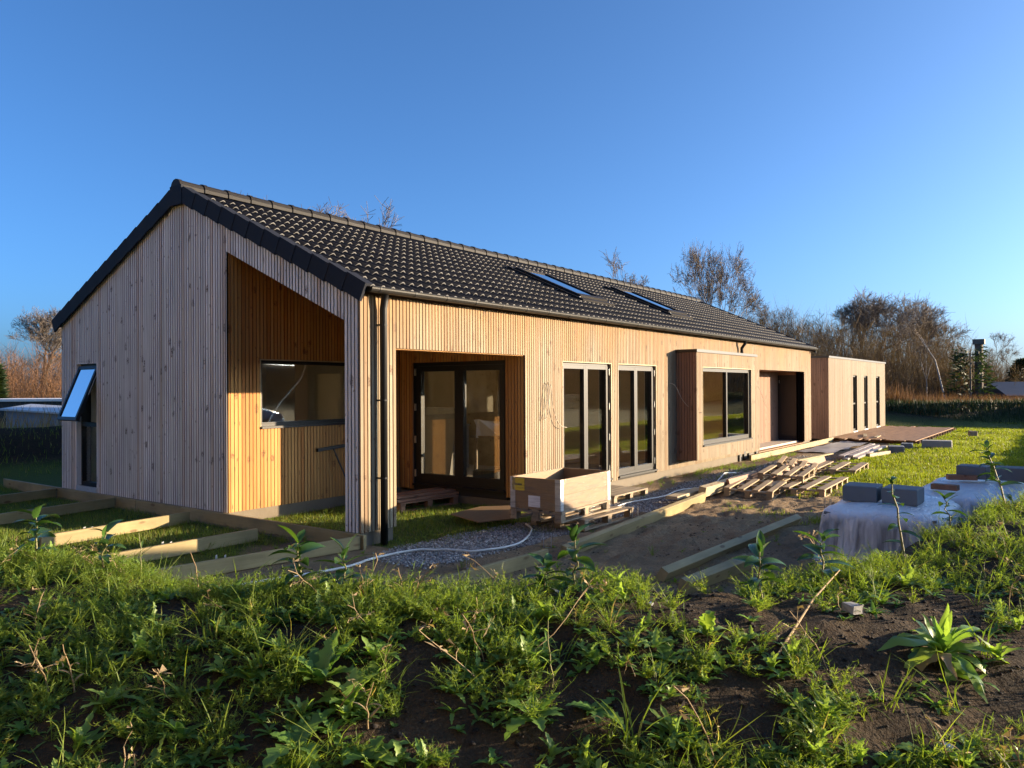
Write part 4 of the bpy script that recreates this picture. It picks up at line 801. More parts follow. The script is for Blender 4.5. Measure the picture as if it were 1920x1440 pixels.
def wf():
    g = G('whitefilm'); p = g.pos(); n = g.noise(g.mapv(p, (9, 9, .8)), 1, 4, .5, .3); n2 = g.noise(p, 3, 4); z = g.sep(p)[2]
    g.set(g.mix(n2, (.78, .80, .83), (.92, .92, .93)), .3, 0, .5); g.bump(g.noise(g.mapv(p, (7, 7, 2)), 1, 5, .6, 2.2), 1.0, .06)
    tr = g.nd('BsdfTransparent'); tr.inputs[0].default_value = (.85, .9, .95, 1); mx = g.nd('MixShader'); f = g.math('MAXIMUM', g.ramp(n, (.42, .30), (.60, .90)), g.ramp(z, (.20, 0), (.36, .97))); g.l(f, mx.inputs[0]); g.l(tr.outputs[0], mx.inputs[1]); g.l(g.b.outputs[0], mx.inputs[2]); g.l(mx.outputs[0], g.out.inputs[0]); return g.m
M['whitefilm'] = wf()
wrapped('nearer stack of tiles wrapped in white film behind the bank', 2.3, 4.05, -5.75, -4.5, .60, 3)
wrapped('farther stack of tiles wrapped in white film', 4.25, 6.75, -6.3, -5.05, .56, 8)
st = float(gz(3, -5))-.03+.6
for i, (x, y, zz, lab) in enumerate([(3.12, -4.83, st, 'dark grey insulation block on the nearer wrapped stack, left one'), (3.12, -5.24, st, 'dark grey insulation block on the nearer wrapped stack, right one'), (6.2, -5.62, st-.0, 'dark grey insulation block on the farther wrapped stack, left one'), (6.2, -6.06, st-.0, 'dark grey insulation block on the farther wrapped stack, right one')]):
    lump('insulation_block', lab, 'block', (x, y, zz+.10), (.36, .36, .175), 'block', R(rnd.uniform(-5, 5)), .02, 'grey blocks weighing down the film')
lump('wood_block', 'brown wood block on the film, left of the two', 'wood block', (4.75, -5.45, st+.03), (.12, .30, .07), 'redwood', R(-8), .01, 'wood blocks weighing down the film')
lump('wood_block', 'brown wood block on the film, right of the two', 'wood block', (6.0, -5.55+.15-.1, st+.035), (.14, .36, .07), 'redwood', R(20), .01, 'wood blocks weighing down the film')
# cables hanging out of the front wall
def cable(label, pts): tag(MB().tube(spline(pts, 6), .0055, 5).build('cable', M['cable'], None, True), label, 'cable', 'cables hanging out of the wall')
cable('looped cable hanging out of the wall left of the first tall window', [(3.95, .0, 1.72), (3.93, -.05, 1.78), (3.86, -.06, 1.5), (3.8, -.05, 1.2), (3.9, -.06, 1.32), (3.99, -.05, 1.75), (4.06, -.05, 1.4), (4.2, -.07, 1.12), (4.4, -.09, 1.05)])
cable('cable hanging out of the wall beside the bay window', [(8.55, .0, 1.78), (8.6, -.1, 1.72), (8.75, -.2, 1.42), (8.95, -.32, 1.22), (9.05, -.5, 1.16)])
cable('short cable hanging out of the wall left of the entrance niche', [(13.95, 0, 1.7), (13.98, -.07, 1.62), (14.15, -.12, 1.3), (14.3, -.14, 1.15)])
# floor squeegee leaning in the covered corner
t = empty('squeegee', (2.12, 2.35, -.15), 0, 'black floor squeegee leaning head-up against the covered corner wall', 'squeegee')
iv = Matrix.Translation((-2.12, -2.35, .15))
for nm, mb in (('handle', MB().tube([(2.12, 2.35, -.15), (1.82, 2.58, .78)], .013, 8)), ('head', MB().hexa([(1.53, 2.585, .735), (2.07, 2.565, .775), (2.07, 2.61, .775), (1.53, 2.63, .735), (1.53, 2.585, .785), (2.07, 2.565, .825), (2.07, 2.61, .825), (1.53, 2.63, .785)])), ('brace', MB().tube([(1.98, 2.46, .28), (2.06, 2.57, .78)], .008, 6))):
    o = mb.build(nm, M['black'], t); o.matrix_parent_inverse = iv
# ------------------------------------------------------------------ seen through the glass
def thing1(name, mb, mat, label, cat, group=None): return tag(mb.build(name, M[mat]), label, cat, group)
thing1('panel_stack', MB().hexa([(3.95, 2.05, .021), (4.05, 2.05, .021), (4.05, 2.95, .021), (3.95, 2.95, .021), (4.2, 2.05, 1.35), (4.28, 2.05, 1.35), (4.28, 2.95, 1.35), (4.2, 2.95, 1.35)]), 'dark_in', 'dark panels leaning indoors behind the left terrace door', 'panels')
tb = empty('work_table', (5.2, 1.6, .02), 0, 'cluttered work table indoors behind the right terrace door', 'table'); iv = Matrix.Translation((-5.2, -1.6, -.02))
for nm, b in [('tabletop', ((4.6, .9, .8), (5.9, 2.1, .84)))]+[('leg', ((x, y, .021), (x+.05, y+.05, .8))) for x in (4.65, 5.8) for y in (.95, 2.0)]:
    o = MB().box(*b).build(nm, M['oldpallet'], tb); o.matrix_parent_inverse = iv
thing1('boxes_pile', MB().box((4.7, 1.1, .841), (5.0, 1.5, 1.05)).box((5.05, 1.0, .841), (5.3, 1.3, .95)), 'ply_in', 'cartons on the indoor work table', 'cartons')
lump('plastic_bag', 'bunched clear plastic on the indoor work table', 'plastic bag', (4.85, 1.8, .97), (.4, .45, .25), 'paper', .4, .25)
thing1('plank_upright', MB().box((4.0, .52, .021), (4.1, .75, 1.5)), 'freshplank', 'upright orange board standing indoors beside the terrace door', 'board')
lump('tool_case', 'black machine case on the floor behind the terrace door', 'case', (4.1, 1.3, .17), (.3, .45, .29), 'black', .3, .02)
thing1('door_leaf', MB().box((6.9, 3.2, .021), (6.95, 4.1, 2.1)), 'freshplank', 'pale door leaf standing indoors behind the second tall window', 'door')
thing1('counter', MB().box((4.6, 3.6, .021), (6.4, 4.2, .9)).box((4.58, 3.58, .901), (6.42, 4.22, .94)), 'dark_in', 'dark kitchen counter indoors behind the first tall window', 'counter')
thing1('picture_card', MB().box((5.0, 3.75, .941), (5.25, 3.77, 1.1)).box((5.3, 3.7, .941), (5.45, 3.72, 1.08)), 'paper', 'white cards standing on the indoor counter', 'cards')
thing1('leaning_board', MB().hexa([(9.3, 1.0, .021), (9.34, 1.0, .021), (9.34, 2.2, .021), (9.3, 2.2, .021), (9.9, 1.0, 1.7), (9.94, 1.0, 1.7), (9.94, 2.2, 1.7), (9.9, 2.2, 1.7)]), 'ply_in', 'yellow plywood panel leaning inside the bay window', 'panel')
thing1('lead', MB().tube(spline([(1.75, 3.1, 2.3), (1.6, 3.05, 1.9), (1.15, 2.98, 1.5), (.9, 2.98, 1.18)], 8), .014, 6), 'white', 'pale cable drooping indoors behind the covered corner window', 'cable')

# ------------------------------------------------------------------ plants: builders working on numpy arrays
def rotz(V, a): c, s = np.cos(a), np.sin(a); return np.stack([V[:, 0]*c-V[:, 1]*s, V[:, 0]*s+V[:, 1]*c, V[:, 2]], -1)
def tilt(V, ax, ay):
    V = V.copy(); c, s = math.cos(ax), math.sin(ax); V[:, 1], V[:, 2] = V[:, 1]*c-V[:, 2]*s, V[:, 1]*s+V[:, 2]*c
    c, s = math.cos(ay), math.sin(ay); V[:, 0], V[:, 2] = V[:, 0]*c+V[:, 2]*s, -V[:, 0]*s+V[:, 2]*c; return V
class TB:                                   # triangle soup builder
    def __init__(s): s.v = []; s.f = []; s.t = []; s.n = 0
    def add(s, V, F, T): s.v.append(V); s.f.append(np.asarray(F)+s.n); s.t.append(np.broadcast_to(np.asarray(T, float), (len(V), 3))); s.n += len(V)
    def get(s): return np.concatenate(s.v), np.concatenate(s.f), np.concatenate(s.t)
def leaf_strip(L, Wd, curve, stations=8, lobes=0, depth=.5, fold=.25, base=.15, r=rng):
    """a blade along +x that arcs upward then droops; returns verts and triangles"""
    t = np.linspace(0, 1, stations); w = Wd*np.sin(np.pi*np.clip(t*(1-base*.2)+base*.25, 0, 1))**.8; w[-1] = Wd*.03
    if lobes: w = w*(1-depth*(.5+.5*np.cos(2*np.pi*lobes*t)))
    ang = curve[0]+(curve[1]-curve[0])*t; dx = np.cos(ang); dz = np.sin(ang)
    x = np.concatenate([[0], np.cumsum((dx[1:]+dx[:-1])/2)])*L/(stations-1); z = np.concatenate([[0], np.cumsum((dz[1:]+dz[:-1])/2)])*L/(stations-1)
    c = np.stack([x, 0*x, z], -1); nz = np.stack([-dz, 0*x, dx], -1)
    lft = c+np.stack([0*x, w, 0*x], -1)+nz*(w*fold)[:, None]; rgt = c-np.stack([0*x, w, 0*x], -1)+nz*(w*fold)[:, None]
    V = np.concatenate([c, lft, rgt]); n = stations; F = []
    for i in range(n-1): F += [(i, i+1, n+i+1), (i, n+i+1, n+i), (i, 2*n+i, 2*n+i+1), (i, 2*n+i+1, i+1)]
    return V, np.array(F)
def proto_mayweed(r, h=.13, stems=10):
    tb = TB()
    for _ in range(stems):
        L = h*r.uniform(.5, 1.2); az = r.uniform(0, 2*math.pi); lean = r.uniform(.15, 1.15); n = 5
        t = np.linspace(0, 1, n); rad = L*np.sin(lean)*t**1.2; zz = L*np.cos(lean)*t
        P = np.stack([rad*math.cos(az), rad*math.sin(az), zz], -1); g_ = r.random()
        side = np.array([-math.sin(az), math.cos(az), 0])*.0012
        V = np.concatenate([P-side, P+side]); F = []
        for i in range(n-1): F += [(i, n+i, i+1), (i+1, n+i, n+i+1)]
        y_ = r.random(); tb.add(V, F, (g_*.5, y_, 0))
        m_ = int(r.integers(12, 22)); tt = np.sort(r.uniform(.2, 1, m_)); base = np.stack([np.interp(tt, t, P[:, k]) for k in range(3)], -1)
        dirs = r.normal(size=(m_, 3)); dirs[:, 2] = np.abs(dirs[:, 2])*.7+.15; dirs /= np.linalg.norm(dirs, axis=1)[:, None]
        ln = r.uniform(.014, .034, m_)*(h/.13); tip = base+dirs*ln[:, None]; sd = np.cross(dirs, r.normal(size=(m_, 3))); sd /= np.linalg.norm(sd, axis=1)[:, None]; sd *= .0016
        V = np.concatenate([base-sd, base+sd, tip]); ix = np.arange(m_); F = np.stack([ix, m_+ix, 2*m_+ix], -1)
        tb.add(V, F, (g_, y_*.95, 0))
    return tb.get()
def proto_rosette(r, L=.12, n=8, lobes=4, Wd=.022, up=.5, depth=.55, st=12):
    tb = TB()
    for i in range(n):
        l = L*r.uniform(.6, 1.15); a0 = r.uniform(up*.6, up*1.6); V, F = leaf_strip(l, Wd*r.uniform(.8, 1.2), (a0, a0-r.uniform(.6, 1.4)), st if lobes else 7, lobes, depth, r.uniform(.1, .4))
        V = rotz(V, i*2.4+r.uniform(-.3, .3)); V[:, 2] += .01; tb.add(V, F, (r.random(), 0, 0))
    return tb.get()
def proto_grass(r, h=.16, n=14, w=.0022, spread=.5):
    tb = TB()
    for i in range(n):
        L = h*r.uniform(.5, 1.2); a0 = r.uniform(.9, 1.5); V, F = leaf_strip(L, w*r.uniform(.7, 1.3), (a0, a0-r.uniform(.2, 1.6)*spread*2), 5, 0, 0, .3, .6)
        V = rotz(V, r.uniform(0, 6.28)); V[:, :2] += r.normal(size=2)*.012; tb.add(V, F, (r.random(), r.random()*.9, 0))
    return tb.get()
def proto_dry(r, h=.25):
    mb = []; tb = TB(); P = [np.zeros(3)]; d = np.array([r.normal()*.35, r.normal()*.35, 1.0])
    for k in range(5): d = d+r.normal(size=3)*np.array([.3, .3, .12]); d /= np.linalg.norm(d); P.append(P[-1]+d*h/5)
    P = np.array(P); 
    def rib(P, w):
        n = len(P); dd = np.gradient(P, axis=0); s = np.cross(dd, np.array([.3, .8, .1])); s /= np.linalg.norm(s, axis=1)[:, None]+1e-9; s2 = np.cross(dd, s); s2 /= np.linalg.norm(s2, axis=1)[:, None]+1e-9
        ring = [P+w*(math.cos(a)*s+math.sin(a)*s2) for a in (0, 2.1, 4.2)]; V = np.concatenate(ring); F = []
        for i in range(n-1):
            for k in range(3): a, b = k*n+i, ((k+1) % 3)*n+i; F += [(a, b, b+1), (a, b+1, a+1)]
        return V, F
    V, F = rib(P, .0022); g_ = r.random(); tb.add(V, F, (g_, 0, 0))
    for k in range(int(r.integers(2, 6))):
        i = int(r.integers(2, 6)); q = P[i]; e = r.normal(size=3); e[2] = abs(e[2])*.6; e /= np.linalg.norm(e); V, F = rib(np.array([q, q+e*.025, q+e*.05+np.array([0, 0, -.008])]), .0014); tb.add(V, F, (g_, 0, 0))
        c = q+e*.05; m_ = 5; dirs = r.normal(size=(m_, 3))*.013; V = np.concatenate([np.repeat(c[None], m_, 0)+r.normal(size=(m_, 3))*.002, c+dirs, c+dirs+r.normal(size=(m_, 3))*.006]); ix = np.arange(m_); tb.add(V, np.stack([ix, m_+ix, 2*m_+ix], -1), (r.random(), 0, 0))
    return tb.get()
def scatter(protos, pts, scale, r, lean=.15):
    vs = []; fs = []; ts = []; n = 0; sel = r.integers(0, len(protos), len(pts))
    for k, (V, F, T) in enumerate(protos):
        ix = np.where(sel == k)[0]
        if not len(ix): continue
        m_ = len(ix); a = r.uniform(0, 2*math.pi, m_); s = scale*r.uniform(.65, 1.35, m_); lx = r.normal(size=m_)*lean; ly = r.normal(size=m_)*lean
        X_ = V[None, :, 0]*np.cos(a)[:, None]-V[None, :, 1]*np.sin(a)[:, None]; Y_ = V[None, :, 0]*np.sin(a)[:, None]+V[None, :, 1]*np.cos(a)[:, None]; Z_ = np.repeat(V[None, :, 2], m_, 0)
        X_ = X_+Z_*lx[:, None]; Y_ = Y_+Z_*ly[:, None]
        W_ = np.stack([X_, Y_, Z_], -1)*s[:, None, None]+pts[ix][:, None, :]; vs.append(W_.reshape(-1, 3))
        fs.append((F[None]+(np.arange(m_)*len(V))[:, None, None]+n).reshape(-1, 3)); n += m_*len(V)
        TT = np.clip(T[None]*.6+.4*r.random((m_, 1, 1)), 0, 1)*np.ones((m_, 1, 1)); ts.append(TT.reshape(-1, 3))
    return np.concatenate(vs), np.concatenate(fs), np.concatenate(ts)
def stuff(name, data, mat, label, cat):
    o = objm(name, mesh_np(name, data[0], data[1], M[mat], tint=data[2])); o['kind'] = 'stuff'; return tag(o, label, cat)
def ray(u, v): return FW+RT*((u-960)/FPX)-UP*((v-720)/FPX)
def on_bank(u, v):
    q = ray(u, v); t = np.linspace(1.6, 9.5, 1100); P = CAM[None]+t[:, None]*q[None]; h = np.maximum(bank_z(P[:, 0], P[:, 1]), gz(P[:, 0], P[:, 1])); i = np.argmax(P[:, 2] < h)
    d, l = dl(P[i, 0], P[i, 1])
    if d > crest_d(l)+.2: return on_crest(u)
    return np.array([P[i, 0], P[i, 1], h[i]])
def on_crest(u):
    d = np.linspace(3, 8.5, 400); l = (u-960)/FPX*d; i = np.argmin(np.abs(d-crest_d(l)-.03)); x = CAM[0]+d[i]*FH[0]+l[i]*RH[0]; y = CAM[1]+d[i]*FH[1]+l[i]*RH[1]; return np.array([x, y, float(bank_z(x, y))])
# ---- cover of the near bank
BARE = [(1390, 1340, 95, 95), (1490, 1170, 85, 42), (1630, 1230, 120, 75), (1700, 1380, 140, 55), (560, 1195, 85, 32), (770, 1245, 60, 60), (1260, 1115, 70, 22), (1330, 1155, 80, 38), (240, 1420, 90, 22), (1870, 1330, 60, 70), (1040, 1195, 50, 30), (330, 1150, 60, 22), (1750, 1200, 120, 100), (610, 1270, 50, 50), (1325, 1190, 40, 35), (1250, 1240, 40, 30), (560, 1400, 60, 40), (62, 1005, 40, 30), (190, 1030, 45, 35), (570, 1080, 60, 40), (643, 1080, 45, 40), (1072, 1070, 60, 40), (1015, 1085, 40, 25), (1428, 1070, 50, 35), (1540, 1050, 50, 35), (1690, 1020, 40, 50)]
def bank_pts(n, r, dmin=2.25, dmax=7.6, dens=None):
    n = int(n*2.95); d = dmin+(dmax-dmin)*r.random(n)**1.35; l = d*r.uniform(-.82, 1.05, n); x = CAM[0]+d*FH[0]+l*RH[0]; y = CAM[1]+d*FH[1]+l*RH[1]; z = bank_z(x, y)
    zc = (x-CAM[0])*FW[0]+(y-CAM[1])*FW[1]; u = 960+FPX*l/d; v = 726-FPX*(z-CAM[2])/d
    keep = r.random(n) < np.clip(.66+2.9*fbm(x, y, 2.2, 3, 77)-.12*smooth(.6, 1.6, l)*smooth(4.2, 3.4, d), .04, 1)
    for (a, b, ru, rv) in BARE: keep &= ~((((u-a)/ru)**2+((v-b)/rv)**2) < r.uniform(.5, 1.15, n))
    t = d-crest_d(l)
    if dens is not None: keep &= r.random(n) < dens(t, l, u, v)
    return np.stack([x, y, z-.008], -1)[keep]
r1 = np.random.default_rng(11)
mw = [proto_mayweed(r1, r1.uniform(.08, .14), int(r1.integers(8, 13))) for _ in range(7)]
p_ = bank_pts(4700, r1, dens=lambda t, l, u, v: np.clip(.42+.58*smooth(-.5, -.08, t), 0, 1)*smooth(1.0, .5, t))
stuff('feathery_weeds', scatter(mw, p_, .85, r1, .35), 'weed', 'feathery green weeds covering the near soil bank', 'weeds')
gp = [proto_grass(r1, r1.uniform(.12, .2), int(r1.integers(8, 14)), .0024, .7) for _ in range(6)]
p_ = bank_pts(700, r1, dens=lambda t, l, u, v: np.clip(.6+.4*smooth(1.3, 2.2, l)+.3*smooth(-1, -2.2, l), 0, 1)*smooth(1.2, .6, t))
stuff('bank_grass', scatter(gp, p_, 1.0, r1, .45), 'grass', 'trailing grass tufts on the near soil bank', 'grass')
rp = [proto_rosette(r1, r1.uniform(.07, .11), int(r1.integers(5, 9)), int(r1.integers(3, 6)), .016, .7) for _ in range(6)]+[proto_rosette(r1, .05, 7, 0, .011, .8) for _ in range(3)]
p_ = bank_pts(3800, r1, dens=lambda t, l, u, v: np.clip(1.0-.2*np.abs(l), .3, 1)*smooth(.9, .4, t))
lob = [proto_rosette(r1, r1.uniform(.10, .15), int(r1.integers(7, 12)), int(r1.integers(3, 6)), .024, 1.0, .5, 22) for _ in range(6)]
q_ = bank_pts(700, r1, dens=lambda t, l, u, v: np.clip(1.1-.25*np.abs(l+.2), .25, 1)*smooth(.5, .1, t))
stuff('lobed_weeds', scatter(lob, q_, .72, r1, .3), 'rosette', 'bright lobed weeds dotted over the near bank', 'weeds')
stuff('leafy_weeds', scatter(rp, p_, .72, r1, .25), 'broad', 'small leafy weeds between the grass of the near bank', 'weeds')
dp_ = [proto_dry(r1, r1.uniform(.12, .3)) for _ in range(8)]
p_ = bank_pts(75, r1, dens=lambda t, l, u, v: smooth(1.0, .3, t))
stuff('withered_stalks', scatter(dp_, p_, 1.0, r1, .5), 'dry', 'thin withered stalks among the bank weeds', 'stalks')
# clods
OCT = np.array([(1, 0, 0), (-1, 0, 0), (0, 1, 0), (0, -1, 0), (0, 0, 1), (0, 0, -1)], float); OF = np.array([(0, 2, 4), (2, 1, 4), (1, 3, 4), (3, 0, 4), (2, 0, 5), (1, 2, 5), (3, 1, 5), (0, 3, 5)])
def stones(pts, smin, smax, r, flat=.7):
    n = len(pts); s = r.uniform(smin, smax, n)*r.uniform(.5, 1, n); V = OCT[None]*r.uniform(.55, 1.2, (n, 6, 1)); V[:, :, 2] *= flat; a = r.uniform(0, 6.28, n)
    X_ = V[:, :, 0]*np.cos(a)[:, None]-V[:, :, 1]*np.sin(a)[:, None]+.4*V[:, :, 2]*r.normal(size=(n, 1)); Y_ = V[:, :, 0]*np.sin(a)[:, None]+V[:, :, 1]*np.cos(a)[:, None]+.4*V[:, :, 2]*r.normal(size=(n, 1))
    W_ = np.stack([X_, Y_, V[:, :, 2]], -1)*s[:, None, None]+pts[:, None]; F = (OF[None]+(np.arange(n)*6)[:, None, None]).reshape(-1, 3); T = np.repeat(r.random((n, 1, 3)), 6, 1).reshape(-1, 3)
    return W_.reshape(-1, 3), F, T
def pebble_mat(name, a, b, rough=.8):
    g = G(name); t = g.sep(g.attr()); c = g.mix(t[0], a, b); c = g.mix(1, c, g.ramp(g.noise(g.pos(), 40, 3), (.3, .75), (.7, 1.15)), 'MULTIPLY'); return g.set(c, rough, 0, .3)
M['pebble'] = pebble_mat('pebble', (.13, .12, .115), (.42, .40, .37)); M['yardclod'] = pebble_mat('yardclod', (.10, .075, .05), (.24, .18, .115), .95); M['clod'] = pebble_mat('clod', (.012, .010, .009), (.035, .028, .024), .95)
d = r1.uniform(2.2, 4.4, 5000); l = r1.uniform(-3.3, 3.3, 5000); x = CAM[0]+d*FH[0]+l*RH[0]; y = CAM[1]+d*FH[1]+l*RH[1]
stuff('soil_clods', stones(np.stack([x, y, bank_z(x, y)], -1), .004, .022, r1), 'clod', 'crumbs and clods of black soil on the near bank', 'soil')
# gravel
x = r1.uniform(-.6, 15, 90000); y = r1.uniform(-2.2, -.2, 90000); k = (r1.random(90000) < grav_mask(x, y)*np.clip(9/(dl(x, y)[0]), .25, 1)**2*.8); x, y = x[k], y[k]
stuff('gravel', stones(np.stack([x, y, gz(x, y)+.008], -1), .012, .034, r1), 'pebble', 'grey gravel strip along the front of the house', 'gravel')
x = r1.uniform(-.5, 9, 5000); y = r1.uniform(-4.4, -.8, 5000); k = (grass_mask(x, y) < .5) & (grav_mask(x, y) < .4); x, y = x[k], y[k]
stuff('yard_clods', stones(np.stack([x, y, gz(x, y)], -1), .006, .03, r1), 'yardclod', 'loose crumbs of soil on the bare yard', 'soil')
# ---- lawn and yard grass
def blades(x, y, z, h, w, r, lean=.5):
    n = len(x); a = r.uniform(0, 6.28, n); dx = np.cos(a); dy = np.sin(a); b = r.uniform(0, 6.28, n); ln = h*r.uniform(0, lean, n)
    B = np.stack([x, y, z], -1); sd = np.stack([dx, dy, 0*dx], -1)*w[:, None]; tip = B+np.stack([np.cos(b)*ln, np.sin(b)*ln, h], -1)
    V = np.stack([B-sd, B+sd, tip], 1).reshape(-1, 3); F = np.arange(3*n).reshape(-1, 3); g_ = r.random(n); yl = r.random(n)*.93; T = np.repeat(np.stack([g_, yl, 0*g_], -1), 3, 0); return V, F, T
n = 420000; d = np.exp(r1.uniform(math.log(10.5), math.log(46), n)); l = d*r1.uniform(.02, .80, n)
x = CAM[0]+d*FH[0]+l*RH[0]; y = CAM[1]+d*FH[1]+l*RH[1]
k = (r1.random(n) < grass_mask(x, y)) & ~((x > -.1) & (x < 31) & (y > -.1)) & ~((x > 21.1) & (x < 31.2) & (y > -2.75)) & (far_bank(x, y) < .15) & ((y < -1.7) | (x > 19))
x, y, d = x[k], y[k], d[k]; h = r1.uniform(.03, .085, len(x))*(1+.5*np.clip(fbm(x, y, .8, 3, 60)*3, -.6, 1))
stuff('lawn_grass', blades(x, y, gz(x, y)+far_bank(x, y)-.01, h, .0011*np.clip(d, 8, 40)*.5+.001, r1, .9), 'lawn', 'sunlit short lawn spreading right of the house', 'lawn')
x = r1.uniform(-3.2, 3.4, 150000); y = r1.uniform(-1.3, 12, 150000); n_ = len(x)
k = (r1.random(n_) < grass_mask(x, y)**1.5) & ~((x > 0) & (y > 2.6)) & (x < 3.35) & ~((x > 0) & (x < .62) & (y > 0) & (y < .28))
x, y = x[k], y[k]; h = r1.uniform(.025, .075, len(x))*(1+.7*np.clip(fbm(x, y, 1.5, 3, 61)*3, -.6, 1.2))
stuff('yard_grass', blades(x, y, gz(x, y)-.008, h, np.full(len(x), .0038), r1, .8), 'grass', 'short grass round the gable and covered corner', 'grass')
x = r1.uniform(-2.6, 9, 900); y = r1.uniform(-4.6, 2.4, 900); k = (r1.random(900) < np.clip(.10+.9*grass_mask(x, y)*(x < 3.4)+.25*smooth(.02, .2, fbm(x, y, .9, 3, 70)), 0, .8)*(1-grav_mask(x, y))) & ~((x > 0) & (y > 2.4)) & ~((x > XD-.2) & (y > 0)) & ~((x > -.15) & (x < .75) & (y > -.15) & (y < .4)); x, y = x[k], y[k]
stuff('yard_weeds', scatter(mw+rp, np.stack([x, y, gz(x, y)-.005], -1), .8, r1, .3), 'weed', 'weeds sprouting in the yard soil and grass', 'weeds')
x = np.concatenate([r1.uniform(8.6, 11.5, 120), r1.uniform(12.5, 15.0, 60), r1.uniform(3.6, 8, 40)]); y = np.concatenate([r1.uniform(-1.0, -.2, 120), r1.uniform(-.75, -.35, 60), r1.uniform(-.6, -.08, 40)])
stuff('wall_weeds', scatter(mw+gp, np.stack([x, y, gz(x, y)-.005], -1), .75, r1, .4), 'weed', 'weeds on the spoil along the front plinth', 'weeds')
# ---- single plants on the bank
def plant(name, base, parts, label, cat, group=None, rz=0.0):
    t = empty(name, base, rz, label, cat, group)
    for (nm, V, F, T, mat, smooth_) in parts: objm(nm, mesh_np(nm, V, np.asarray(F), M[mat], tint=T, smooth=smooth_), t)
    return t
def tube_tris(P, rad, n=6):
    mb = MB().tube(P, rad, n, cap=False); F = []
    for q in mb.f: F += [(q[0], q[1], q[2]), (q[0], q[2], q[3])]
    return np.array(mb.v), np.array(F)
def laurel(u, v, hpx, label, r, dense=1.0, lean=(0, 0), leafL=.145, dback=0.0):
    b = on_crest(u)
    d = dl(b[0], b[1])[0]; H = max(.14, CAM[2]-(v-hpx-726)/FPX*d-b[2])*.97; n = 6
    P = [np.array([0, 0, -.02])]; lean = (lean[0]+r.uniform(-.18, .18), 0); dense = dense*r.uniform(.75, 1.3)
    for k in range(n): P.append(np.array([lean[0]*H*(k+1)/n*RH[0]+r.normal()*.008, lean[0]*H*(k+1)/n*RH[1]+r.normal()*.008, H*(k+1)/n*.93]))
    V, F = tube_tris(P, [.0065*(1-.55*i/n)*(H/.3)**.4 for i in range(n+1)]); parts = [('stem', V, F, np.full((len(V), 3), .5), 'stem', True)]
    m_ = int((9+H*16)*dense); Pn = np.array(P)
    for i in range(m_):
        f = 1-(i/m_)**1.25*.8; f = min(1, f+r.uniform(-.03, .03)); q = np.array([np.interp(f*n, range(n+1), Pn[:, k]) for k in range(3)])
        l = leafL*r.uniform(.75, 1.2)*(1.0 if i > 2 else .8); up = (1.2 if i < 3 else .55)*r.uniform(.5, 1.25)-.35*(1-f); V, F = leaf_strip(l, l*.2*r.uniform(.9, 1.15), (up, up-r.uniform(.5, 1.1)), 9, 0, 0, r.uniform(.15, .45), .5)
        V = tilt(V, r.uniform(-.4, .4), 0); V = rotz(V, i*2.399+r.uniform(-.7, .7))+q; parts.append(('leaf', V, F, np.full((len(V), 3), r.random()), 'laurel', True))
    return plant('laurel_seedling', b, parts, label, 'seedling', 'laurel seedlings planted along the bank')
r2 = np.random.default_rng(23)
laurel(62, 1018, 66, 'leftmost laurel seedling on the bank, glowing in the sun', r2)
laurel(190, 1050, 66, 'bushy laurel seedling in front of the third gable joist', r2)
laurel(570, 1108, 104, 'tall leafy laurel seedling left of the corner post', r2, 1.1)
laurel(643, 1104, 78, 'laurel seedling just below the corner post foot', r2)
laurel(1072, 1096, 100, 'tall laurel seedling in front of the sunlit beam and crate', r2, .9, (.12, 0))
laurel(1015, 1100, 48, 'small laurel seedling left of the tall one by the crate', r2)
laurel(1428, 1092, 72, 'laurel seedling between the lone soil beam and the wrapped stack', r2, .8)
laurel(1540, 1070, 70, 'bright laurel seedling at the near left end of the wrapped stack', r2, 1.1)
laurel(1695, 1050, 165, 'tall thin laurel seedling standing before the grey blocks', r2, .8, (-.18, 0), .12)
laurel(1785, 1000, 70, 'laurel seedling before the white film right of the grey blocks', r2, .8, (-.1, 0))
laurel(1885, 935, 105, 'tall laurel seedling at the right picture edge', r2, .85, (-.2, 0))
# the big rosette on the right
b = on_bank(1765, 1235); b[2] += .02; parts = []
to_cam = math.atan2(CAM[1]-b[1], CAM[0]-b[0])
for i in range(34):
    inner = i < 12; L_ = r2.uniform(.14, .23) if inner else r2.uniform(.18, .36); a0 = r2.uniform(1.0, 1.5) if inner else r2.uniform(.2, .9)
    V, F = leaf_strip(L_, L_*r2.uniform(.07, .125), (a0, a0-(r2.uniform(.1, .8) if inner else r2.uniform(.9, 2.4))), 13, 0, 0, r2.uniform(-.1, .5), .35)
    fr = V[:, 0]/L_; V[:, 1] += r2.normal()*.10*fr**2*L_*2+.007*np.sin(V[:, 0]*r2.uniform(35, 70)+i); V[:, 2] += .006*np.sin(V[:, 0]*r2.uniform(40, 80)+2*i)*np.sign(V[:, 1])
    V = rotz(V, i*2.399+r2.uniform(-.45, .45)); parts.append(('leaf', V, F, np.full((len(V), 3), r2.random()), 'dry' if (not inner and i % 6 == 0) else ('broad' if i % 3 == 1 else 'rosette'), True))
big = plant('rosette_plant', b, parts, 'large bright green rosette with long leaves on the right of the bank', 'plant'); big.rotation_euler = (R(8), R(-10), 0)
